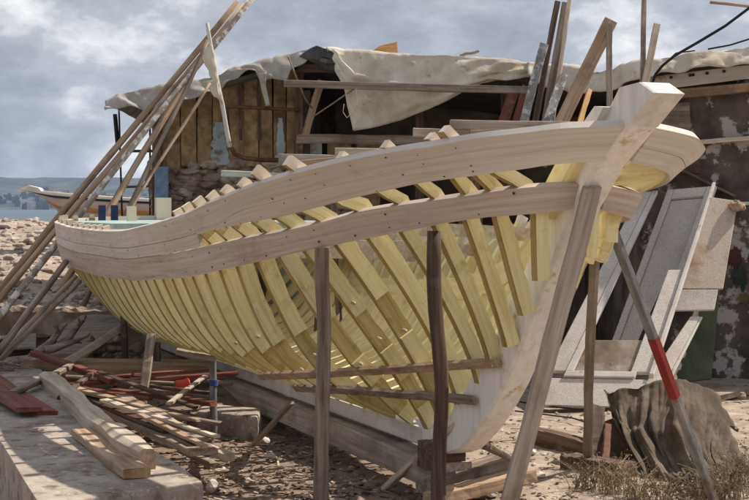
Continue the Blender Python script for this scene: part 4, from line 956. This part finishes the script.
# tarps -----------------------------------------------------------------
def back(pl, dy=3.6, dz=.12): return [Vector((p.x * (1 + dy / p.y) if False else p.x, p.y + dy, p.z - dz)) for p in pl]
Ya = 16.95
rA = [at(x, y, Ya) for x, y in ((107, 103), (118, 93), (160, 86), (200, 79), (235, 69), (262, 61), (290, 53), (310, 46), (326, 49))]
bA = [at(x, y, Ya - .12) for x, y in ((106, 112), (120, 106), (150, 110), (176, 106), (200, 96), (222, 88), (240, 74), (256, 72), (264, 80), (286, 79), (298, 66), (308, 57), (324, 52))]
tag(sheet('roof_tarp', [back(rA), rA, bA], M['tarp_grey'], 110, 10, .05, 2.4, .012, fold=lambda a, c: (.03 * math.sin(c * 60 + 3 * math.sin(a * 4)) * smooth(.5, 1, a))), 'greyish canvas tarp sagging over the left end of the shed roof', 'tarp')
rB = [at(x, y, 16.45) for x, y in ((326, 49), (352, 51), (400, 53), (450, 55), (500, 59), (533, 64))]
mB = [at(x, y, 16.36) for x, y in ((334, 58), (353, 84), (400, 86), (440, 82), (490, 73), (533, 70))]
bB = [at(x, y, 16.42) for x, y in ((340, 66), (353, 131), (372, 128), (402, 120), (432, 108), (458, 95), (480, 82), (533, 76))]
def foldB(a, c):
    f = 0
    if a > .4:
        t = (a - .4) / .6
        f += .05 * math.exp(-((t - .25 - .55 * c) / .07) ** 2) - .035 * math.exp(-((t - .38 - .5 * c) / .08) ** 2) + .03 * math.exp(-((t - .9 + .2 * c) / .1) ** 2) + .015 * math.sin(c * 30 + t * 9)
    return -f
tag(sheet('canvas_tarp', [back(rB), rB, mB, bB], M['tarp'], 120, 12, .035, 1.6, .01, fold=foldB, seed=4), 'cream canvas tarp hanging in a triangle over the workshop opening', 'tarp')
rC = [at(x, y, Y) for x, y, Y in ((528, 62, 16.4), (562, 66, 16.2), (600, 70, 15.9), (640, 62, 15.5), (690, 52, 15.2), (790, 42, 14.9))]
bC = [at(x, y, Y - .12) for x, y, Y in ((528, 77, 16.4), (545, 86, 16.3), (572, 94, 16.1), (600, 92, 15.9), (640, 78, 15.5), (665, 73, 15.3), (705, 68, 15.1), (790, 60, 14.9))]
tag(sheet('roof_tarp', [back(rC, 4.5), rC, bC], M['tarp'], 110, 10, .055, 2.2, .012, fold=lambda a, c: .03 * math.sin(c * 44 + a * 5) * smooth(.5, 1, a), seed=9), 'cream canvas tarp crumpled along the right part of the roof', 'tarp')
def roof():
    pl = [p + Vector((0, .12, -.10)) for p in rA[1:-1] + rB + rC[1:]]; n = len(pl); pl[0].x += .5
    bk = [Vector((p.x, p.y + 4.2, p.z - .16)) for p in pl]; b = MB()
    b.rings([[f - Vector((1, 17.5, 0)), g - Vector((1, 17.5, 0)), g - Vector((1, 17.5, .05)), f - Vector((1, 17.5, .05))] for f, g in zip(pl, bk)]); b.build('roof_deck', M['skirt'], sh)
    b = MB(); b.rings([[g - Vector((1, 17.5, .02)), g - Vector((1, 17.35, .02)), Vector((g.x - 1, g.y - 17.35, -.5)), Vector((g.x - 1, g.y - 17.5, -.5))] for g in bk]); b.build('back_wall', M['dark'], sh)
roof()
tag(sheet('plastic_sheet', [[at(300, 57, 16.9), at(317, 45.5, 16.85), at(331, 51, 16.6)], [at(309, 59, 16.85), at(322, 57, 16.7), at(341, 64, 16.5)], [at(321, 68, 17.0), at(334, 70, 16.8), at(350, 79, 16.5)]], M['plastic'], 30, 8, .04, 4, .006), 'black plastic sheet folded up at the roof edge between two tarps', 'sheet')
tag(sheet('torn_strip', [[at(258, 73, 16.75), at(266, 72, 16.75)], [at(261, 88, 16.8), at(266, 86, 16.8)], [at(266, 106, 16.8), at(270, 105, 16.8)]], M['tarp_grey'], 8, 8, .03, 6, .006), 'torn grey strip of canvas dangling on the cabin boards', 'rag')
def wedge():
    b = MB(); A = [at(368, 52, 16.9), at(380, 44, 16.9), at(397, 40, 16.9), at(398, 54, 16.9)]; b.rings([[p + Vector((0, d, -.02)) for p in A] for d in (0, .35)])
    tag(b.build('wood_offcut', M['orange']), 'orange wedge of wood standing on top of the canvas roof', 'wood')
wedge()
tag(pole('roof_stick', at(460, 56, 17.3), at(479, 50.5, 17.3), .02, M['grey'], jit=.05), 'small grey stick lying on the canvas roof', 'stick')

# ------------------------------------------------------------------ lumber leaning on the shed front
def lean(name, top, low, Yt, w, t, m, label, cat='plank', Yl=None, zb=2.06, **k):
    """lumber from its top end down the sight line of 'low', carried on to the ground"""
    T = at(*top, Yt); Lw = at(*low, (Yl or Yt - .25)); d = Lw - T
    B = T + d * ((zb - T.z) / d.z)
    return tag(bar(name, B, T, w, t, M[m], up=(0, 1, 0), **k), label, cat)
lean('leaning_plank', (557.5, 1), (541, 90), 15.9, .065, .03, 'brown', 'dark brown plank leaning on the roof, leftmost of the tall sheaf')
lean('leaning_plank', (566, 3), (549, 100), 15.8, .085, .03, 'grey', 'grey plank in the middle of the tall leaning sheaf')
lean('leaning_plank', (570, -6), (557, 90), 15.7, .045, .03, 'pale', 'bright narrow batten in the tall leaning sheaf', 'batten')
lean('leaning_plank', (544, 44), (527, 110), 15.6, .095, .035, 'spotty', 'shorter plank with a mottled grey lower half in front of the sheaf')
lean('leaning_plank', (564, 74), (550, 112), 15.5, .10, .03, 'spotty', 'shortest mottled grey board of the sheaf', 'board')
lean('leaning_plank', (611, 21), (566, 112), 15.5, .15, .05, 'tan', 'wide brown plank slanting steeply beside the tall sheaf')
lean('leaning_plank', (610, 24), (609, 106), 15.4, .06, .05, 'grey', 'grey upright post meeting the top of the wide brown plank', 'post')
lean('leaning_plank', (589.5, 90), (583, 112), 15.6, .06, .03, 'orange', 'orange wood strip standing behind the bow', 'strip')
lean('leaning_plank', (515, 88), (503, 122), 16.3, .12, .03, 'red', 'reddish board in the dark workshop opening, beside the sheaf', 'board')
lean('leaning_plank', (527, 86), (516, 122), 16.35, .10, .03, 'red', 'second reddish board in the opening, tucked behind the mottled plank', 'board')
lean('leaning_plank', (644.5, -6), (641.5, 86), 15.0, .05, .045, 'grey', 'tall thin grey stake rising above the roof behind the stem', 'stake')
lean('leaning_plank', (657, 24), (645, 86), 14.9, .075, .03, 'pale', 'pale board leaning beside the tall thin stake', 'board')
# sawn boards stacked on trestles behind the boat
for k, (a, b, Y, w, t, m, lab) in enumerate([
    ((413, 132.5), (482, 135), 13.6, .16, .085, 'pale', 'pale sawn board on the trestles, its end dark and nearest the tarp'),
    ((450, 124.5), (604, 127), 13.4, .16, .09, 'lightgrey', 'longest pale board stacked on the trestles behind the bow'),
    ((279, 159), (335, 160.5), 13.9, .16, .10, 'lightgrey', 'short thick pale board lying behind the rib heads'),
    ((222, 173), (285, 176), 14.0, .16, .06, 'greenwhite', 'pale green painted board lying behind the rib heads'),
    ((335, 152), (396, 153), 13.7, .16, .08, 'pale', 'short pale board on the trestles below the sill of the opening'),
    ((470, 133), (560, 131), 13.2, .14, .06, 'tan', 'brown edged board lying in front of the longest pale one'),
    ((300, 163), (480, 146), 13.0, .13, .05, 'tan', 'brown board lying on the trestles just above the bulwark')]):
    A, B = at(*a, Y), at(*b, Y)
    tag(bar('stacked_board', A, B, w, t, M[m], jit=.003, end=M['grey']), lab, 'board')
for k, (px, Y, zt, lab) in enumerate(((330, 13.95, 2.0, 'wooden trestle carrying boards behind the middle of the boat'), (470, 13.5, 2.25, 'wooden trestle carrying boards behind the bow'), (250, 14.0, 1.85, 'wooden trestle carrying boards behind the stern'))):
    x = at(px, 200, Y).x; e = empty('trestle', (x, Y, -.3), 0, lab, 'trestle')
    bar('beam', (0, -.6, zt + .3 - .02), (0, .6, zt + .3 - .02), .07, .08, M['brown'], parent=e)
    for sx in (-.16, .16):
        for sy in (-.5, .5): bar('leg', (sx, sy, 0), (0, sy, zt + .28), .06, .05, M['brown'], up=(0, 1, 0), parent=e)
# cables ------------------------------------------------------------------
def cable(name, pts, r, m, label):
    b = MB(); P = resample(pts, 40); b.tube([tuple(p) for p in P], r, 6); tag(b.build(name, M[m], smooth=True), label, 'cable')
cable('black_cable', [at(652, 84, 14.9), at(655, 75, 14.9), at(662, 66, 14.9), at(674, 56, 14.9), at(700, 41, 14.8), at(725, 26, 14.7), at(765, -4, 14.6)], .016, 'black', 'thick black cable swooping up from the shed wall into the sky')
cable('black_cable', [at(664, 64, 15.0), at(676, 53, 15.0), at(695, 50.5, 15.0)], .008, 'black', 'short thin black wire end curling over the roof tarp')
cable('black_cable', [at(708, 49, 15.0), at(730, 45, 14.9), at(765, 34, 14.8)], .010, 'black', 'thin black wire rising from the roof tarp towards the picture edge')
cable('rope', [at(288, 56, 16.8), at(296, 76, 16.7), at(305, 98, 16.9), at(312, 108, 17.1)], .010, 'tan', 'tan rope hanging from the left tarp past the rail')
cable('rope', [at(314, 116, 17.1), at(335, 102, 16.7), at(355, 88, 16.2), at(358, 82, 16.15)], .010, 'tan', 'tan rope running from the strut up to the rail knot')
cable('twine', [at(356, 88, 16.15), at(358, 100, 16.15), at(352, 112, 16.15), at(347, 118, 16.15), at(343, 112, 16.15), at(344, 104, 16.15)], .004, 'tarp', 'loose loop of white twine dangling from the rail knot')
tag(bar('overhead_spar', at(710, 2, 14.9), at(770, 9, 14.8), .03, .03, M['tan'], jit=.003), 'brown spar end overhead at the top right of the picture', 'spar')

# ------------------------------------------------------------------ old doors and panels leaning on the wall
def panel_frame(px4, Y4):
    return [at(x, y, Y) for (x, y), Y in zip(px4, Y4)]
def slab_uv(P, u0, u1, v0, v1, d0, d1, n, par, name, m, O):
    """piece of a leaning panel: P = BL,BR,TR,TL, u across, v up, d out of the face"""
    nr = (P[1] - P[0]).cross(P[3] - P[0]).normalized()
    if nr.y > 0: nr = -nr
    def q(u, v, d): return P[0].lerp(P[1], u).lerp(P[3].lerp(P[2], u), v) + nr * d - O
    b = MB(); vs = [q(u, v, d) for u in (u0, u1) for v in (v0, v1) for d in (d0, d1)]
    b.add(vs, [(0, 1, 3, 2), (4, 6, 7, 5), (0, 4, 5, 1), (2, 3, 7, 6), (0, 2, 6, 4), (1, 5, 7, 3)])
    o = b.build(name, m, par); md = o.modifiers.new('worn_edge', 'BEVEL'); md.width = .008; md.segments = 2
    return o
def doors():
    # panelled door behind
    P = panel_frame([(602, 370), (652, 370), (717, 187), (668, 191)], (14.3, 14.1, 15.25, 15.35)); O = (P[0] + P[1]) / 2
    e = empty('panelled_door', O, 0, 'white stippled door leaf with a long sunk panel, leaning on the shed', 'door')
    slab_uv(P, .14, .80, .03, .94, -.02, .0, 1, e, 'sunk_panel', M['doorstip'], O)
    slab_uv(P, 0, .135, 0, 1, -.02, .03, 1, e, 'stile', M['doorstip'], O); slab_uv(P, .805, 1, 0, 1, -.02, .03, 1, e, 'stile', M['doorstip'], O)
    slab_uv(P, .137, .803, .945, 1, -.02, .028, 1, e, 'rail', M['doorstip'], O); slab_uv(P, .137, .803, 0, .028, -.02, .028, 1, e, 'rail', M['doorstip'], O)
    # glazed door frame in front
    P = panel_frame([(530, 406), (640, 409), (712, 189), (640, 193)], (13.1, 12.95, 14.7, 14.75))
    O = (P[0] + P[1]) / 2
    e = empty('door_frame', O, 0, 'white stippled door frame with an open light, leaning behind the bow', 'door')
    slab_uv(P, 0, .17, .145, 1, -.03, .02, 1, e, 'stile', M['doorstip'], O)
    slab_uv(P, .173, .25, .145, 1, -.03, .028, 1, e, 'bead', M['doorwhite'], O)
    slab_uv(P, .80, .98, .145, .60, -.03, .02, 1, e, 'stile', M['doorstip'], O)
    slab_uv(P, .982, 1.03, .13, 1.02, -.03, .05, 1, e, 'bead', M['doorwhite'], O)
    slab_uv(P, 0, .98, 0, .115, -.03, .02, 1, e, 'bottom_rail', M['doorstip'], O)
    slab_uv(P, .18, .86, .118, .143, -.03, .04, 1, e, 'bead', M['doorwhite'], O)
    slab_uv(P, .253, .797, .146, .29, -.03, -.01, 1, e, 'infill', M['doorbrown'], O)
    # stained board
    P = panel_frame([(668, 312), (719, 311), (738, 199), (711, 195)], (13.9, 13.9, 14.6, 14.6)); O = (P[0] + P[1]) / 2
    e = empty('stained_board', O, 0, 'broken tan board with a rust stained corner leaning on the doors', 'board')
    slab_uv(P, 0, 1, .18, .97, 0, .03, 1, e, 'face', M['stained'], O)
    slab_uv(P, -.06, .9, 0, .178, -.002, .027, 1, e, 'stippled_face', M['doorstip'], O)
    b = MB(); rock(b, at(737, 206, 14.5) - O, .07, 3.3, 0, .9, 3); b.build('broken_corner', M['tan'], e)
    P = panel_frame([(640, 392), (660, 392), (700, 318), (690, 318)], (13.3, 13.3, 13.9, 13.9)); O = (P[0] + P[1]) / 2
    e = empty('white_board', O, 0, 'narrow white board below the stained one', 'board')
    slab_uv(P, 0, 1, 0, 1, 0, .03, 1, e, 'face', M['doorstip'], O); slab_uv(P, 1.01, 1.25, 0, 1, -.02, .025, 1, e, 'edge', M['doorwhite'], O)
    P = panel_frame([(676, 384), (711, 380), (722, 262), (700, 262)], (14.2, 14.2, 14.9, 14.9)); O = (P[0] + P[1]) / 2
    e = empty('green_panel', O, 0, 'dull green sheet leaning on the dark wall', 'panel')
    slab_uv(P, 0, 1, 0, 1, 0, .03, 1, e, 'face', M['green'], O)
    A, B = at(669, 386, 13.95), at(698, 306, 14.5); b = MB(); mx, Ln = frame(A, B, (0, 1, 0)); rings = []
    for i in range(41):
        w = .05 if (i // 3) % 2 else .028; rings.append([(i / 40 * Ln, -.02, -.01), (i / 40 * Ln, w, -.01), (i / 40 * Ln, w, .01), (i / 40 * Ln, -.02, .01)])
    b.rings(rings); tag(b.build('notched_batten', M['pale'], None, mx), 'notched pale batten standing in front of the green sheet', 'batten')
    tag(bar('black_tube', at(638, 345, 13.6), at(664, 288, 14.05), .035, .035, M['black']), 'short black tube lying in the doorway of the white frame', 'tube')
    tag(bar('rusty_lath', at(560, 326, 12.2), at(589, 250, 12.9), .05, .025, M['rust'], up=(0, 1, 0)), 'rusty brown lath showing between the stem shore and the white frame', 'lath')
doors()

# ------------------------------------------------------------------ canvas heap and what stands round it
def heap():
    # rows from the back foot over the ridge to the front hem
    back_ = [at(625, 408, 11.6), at(665, 402, 11.6), at(705, 402, 11.6), at(738, 432, 11.4)]
    ridge = [at(604, 389, 10.9), at(614, 392, 10.75), at(640, 384, 10.6), at(672, 379, 10.6), at(700, 382, 10.6), at(716, 394, 10.7), at(732, 425, 10.8)]
    mid = [at(613, 418, 10.4), at(628, 428, 10.2), at(655, 428, 10.05), at(690, 428, 10.0), at(718, 440, 10.1), at(742, 462, 10.3)]
    hem = [at(645, 482, 9.75), at(654, 489, 9.65), at(676, 489, 9.6), at(705, 488, 9.6), at(732, 490, 9.7), at(757, 488, 9.9)]
    def fold(a, c):
        t = smooth(.15, .8, a)
        n_ = lambda x, y, z: noise.noise((x, y, z))
        w_ = c + .10 * n_(c * 3, a * 2, 1)
        f = .20 * (.30 - abs(n_(w_ * 6.5, a * 1.1, 7))) + .11 * (.3 - abs(n_(w_ * 13, a * 1.9, 3))) + .025 * (.3 - abs(n_(w_ * 27, a * 4.5, 9)))
        f += .05 * smooth(.7, 1, a) * n_(c * 12, a * 14, 2)
        return t * f + .035 * n_(c * 9, a * 9, 5)
    tag(sheet('canvas_heap', [back_, ridge, mid, hem], M['rag'], 260, 34, .012, 4.0, .008, fold=fold, seed=2, crease=.004), 'old brown canvas draped in folds over a heap', 'canvas')
    b = MB(); pts = []
    for k in range(26):
        px = 676 + 56 * (k / 25) + random.uniform(-8, 8); py = random.uniform(477, 492); c = onz(px, py, -.27)
        rr = random.uniform(.03, .06); a = random.uniform(0, 6.3); pts += [c + Vector((math.cos(a + t) * rr, math.sin(a + t) * rr * .7, .03 * math.sin(t * 2) + .02)) for t in np.linspace(0, 4.2, 8)]
    b.tube(pts, .013, 6)
    tag(b.build('crumpled_net', M['rag'], smooth=True), 'crumpled brown netting at the foot of the canvas', 'net')
    tag(bar('stump_post', onz(592, 463, -.25), at(595, 408, 10.45), .11, .09, M['brown'], up=(0, 1, 0), jit=.012), 'short rusty brown stump beside the canvas', 'post')
    tag(bar('stump_post', onz(604, 467, -.25), at(607, 426, 10.3), .055, .05, M['rust'], up=(0, 1, 0), jit=.006), 'thin rusty stub next to the short brown stump', 'post')
    tag(bar('base_timber', onz(568, 462, -.24), onz(628, 471, -.24), .2, .12, M['brown'], jit=.012), 'brown rough timber lying in front of the canvas', 'timber')
    tag(bar('dark_timber', onz(527, 434, -.24), onz(592, 451, -.24), .12, .14, M['brown'], jit=.006), 'dark squared timber lying on the sand behind the long shore', 'timber')
    tag(bar('crate_side', at(612, 420, 10.9), at(640, 470, 10.3), .3, .02, M['brown'], up=(0, 1, 0)), 'dark crate board under the left flap of the canvas', 'crate')
    cable('thin_cable', [onz(520, 402, -.27), onz(545, 406, -.27), onz(575, 409, -.27), onz(612, 408, -.27)], .009, 'black', 'dark cable lying on the sand under the doors')
    cable('thin_cable', [onz(515, 411, -.28), onz(540, 414, -.28), onz(572, 418, -.28), onz(588, 423, -.28)], .007, 'black', 'second dark cable on the sand, nearer the boat')
heap()
def weeds():
    rnd = random.Random(4)
    for k, (px, py, n, h) in enumerate([(588, 492, 34, .22), (612, 497, 40, .24), (640, 502, 34, .2), (668, 503, 30, .16), (700, 505, 34, .18), (728, 499, 40, .26), (748, 486, 34, .26)]):
        c = onz(px, py, -.31); b = MB()
        for s in range(int(n * 1.6)):
            a = rnd.uniform(0, 6.28); x, y = rnd.gauss(0, .07), rnd.gauss(0, .05); l = 1.15 * h * rnd.uniform(.5, 1.15); lean_ = rnd.uniform(.1, .75)
            P = [(x + math.cos(a) * lean_ * l * t * t * 1.3, y + math.sin(a) * lean_ * l * t * t * 1.3, l * t * (1 - .3 * t * lean_)) for t in np.linspace(0, 1, 6)]
            b.tube(P, [.0028 - .0003 * i for i in range(6)], 4, 1)
            for q in range(9):
                i = rnd.randint(2, 5); p = Vector(P[i]) + Vector((rnd.gauss(0, .012), rnd.gauss(0, .012), rnd.gauss(0, .01))); r = rnd.uniform(.006, .014); d = Vector((rnd.uniform(-1, 1), rnd.uniform(-1, 1), rnd.uniform(-.3, 1))).normalized() * r; w = d.cross(Vector((rnd.uniform(-1, 1), rnd.uniform(-1, 1), .3))).normalized() * r * .45
                b.add([p - d, p + w, p + d, p - w], [(0, 1, 2, 3)], 0)
        o = b.build('dry_weed', [M['weed'], M['weedstem']], None, Matrix.Translation(c))
        tag(o, 'dry straggly weed growing along the foot of the canvas heap', 'weed', 'dry weeds by the canvas')
weeds()

# ------------------------------------------------------------------ haze over the bay
def haze():
    m = bpy.data.materials.new('bay_haze'); m.use_nodes = True; nt = m.node_tree; nt.nodes.clear()
    o = nt.nodes.new('ShaderNodeOutputMaterial'); v = nt.nodes.new('ShaderNodeVolumePrincipled')
    v.inputs['Color'].default_value = (.42, .64, 1.0, 1); v.inputs['Density'].default_value = 8e-5; v.inputs['Anisotropy'].default_value = .2
    nt.links.new(v.outputs[0], o.inputs['Volume'])
    q = MB(); q.box((0, 2280, 70), (3600, 2340, 79)); b = q.build('haze', m); tag(b, 'pale blue sea haze lying over the bay and far hills', 'haze', kind='stuff')
haze()

# ------------------------------------------------------------------ sky, sun, camera
SUN = Vector((.80, .38, 1.0)).normalized()
el = math.asin(SUN.z); az = math.atan2(SUN.x, SUN.y)
w = bpy.data.worlds.new('World'); SC.world = w; w.use_nodes = True
nt = w.node_tree; nt.nodes.clear(); N, L = nt.nodes.new, nt.links.new
out = N('ShaderNodeOutputWorld'); sky = N('ShaderNodeTexSky'); sky.sky_type = 'NISHITA'; sky.sun_disc = False
sky.sun_elevation = el; sky.sun_rotation = az
bg = N('ShaderNodeBackground'); bg.inputs['Strength'].default_value = .10; L(sky.outputs[0], bg.inputs['Color'])
tc = N('ShaderNodeTexCoord')
def cn(scale, loc, nsc, det, rg=.6, dist=0.0):
    mp = N('ShaderNodeMapping'); mp.inputs['Scale'].default_value = scale; mp.inputs['Location'].default_value = loc; L(tc.outputs['Generated'], mp.inputs[0])
    n = N('ShaderNodeTexNoise'); n.inputs['Scale'].default_value = nsc; n.inputs['Detail'].default_value = det; n.inputs['Roughness'].default_value = rg; n.inputs['Distortion'].default_value = dist; L(mp.outputs[0], n.inputs['Vector']); return n.outputs['Fac']
def ramp(f, els):
    r = N('ShaderNodeValToRGB'); e = r.color_ramp.elements
    for i, (p, c) in enumerate(els):
        k = e[i] if i < 2 else e.new(p); k.position = p; k.color = (*c, 1)
    L(f, r.inputs[0]); return r.outputs[0]
n1 = cn((1, 1, 1.9), (.35, 0, .1), 8.0, 14, .62, .05)
n2 = cn((1, 1, 2.2), (3.2, 1, .4), 4.0, 6, .5)
grey = ramp(n1, [(.34, (.245, .262, .305)), (.45, (.32, .342, .395)), (.53, (.41, .43, .48)), (.58, (.56, .57, .60)), (.67, (.80, .80, .80))])
bgc = N('ShaderNodeBackground'); L(grey, bgc.inputs['Color']); bgc.inputs['Strength'].default_value = 1.0
mk = N('ShaderNodeMapRange'); mk.inputs[1].default_value = .30; mk.inputs[2].default_value = .48; mk.inputs[3].default_value = .55; mk.inputs[4].default_value = .97; L(n2, mk.inputs[0])
ms = N('ShaderNodeMixShader'); L(mk.outputs[0], ms.inputs[0]); L(bg.outputs[0], ms.inputs[1]); L(bgc.outputs[0], ms.inputs[2]); L(ms.outputs[0], out.inputs['Surface'])
sl = bpy.data.lights.new('sun', 'SUN'); sl.energy = 5.0; sl.angle = math.radians(.55); sl.color = (1, .90, .77)
so = bpy.data.objects.new('sun', sl); COL.objects.link(so); so.rotation_euler = SUN.to_track_quat('Z', 'Y').to_euler(); so.location = (20, 3, 30)
cam = bpy.data.cameras.new('camera'); co = bpy.data.objects.new('camera', cam); COL.objects.link(co)
co.location = (0, 0, EYE); co.rotation_euler = (math.pi / 2 - PITCH, 0, 0)
cam.sensor_width = 36; cam.lens = FPX / 749 * 36; cam.clip_start = .1; cam.clip_end = 30000
SC.camera = co
vs = SC.view_settings
SC.display_settings.display_device = 'sRGB'
vs.view_transform = 'Standard'; vs.look = 'None'; vs.exposure = .38; vs.gamma = 1; vs.use_curve_mapping = False
try:
    SC.cycles.max_bounces = 6; SC.cycles.volume_bounces = 0; SC.cycles.use_denoising = True; SC.cycles.volume_max_steps = 64
except Exception: pass
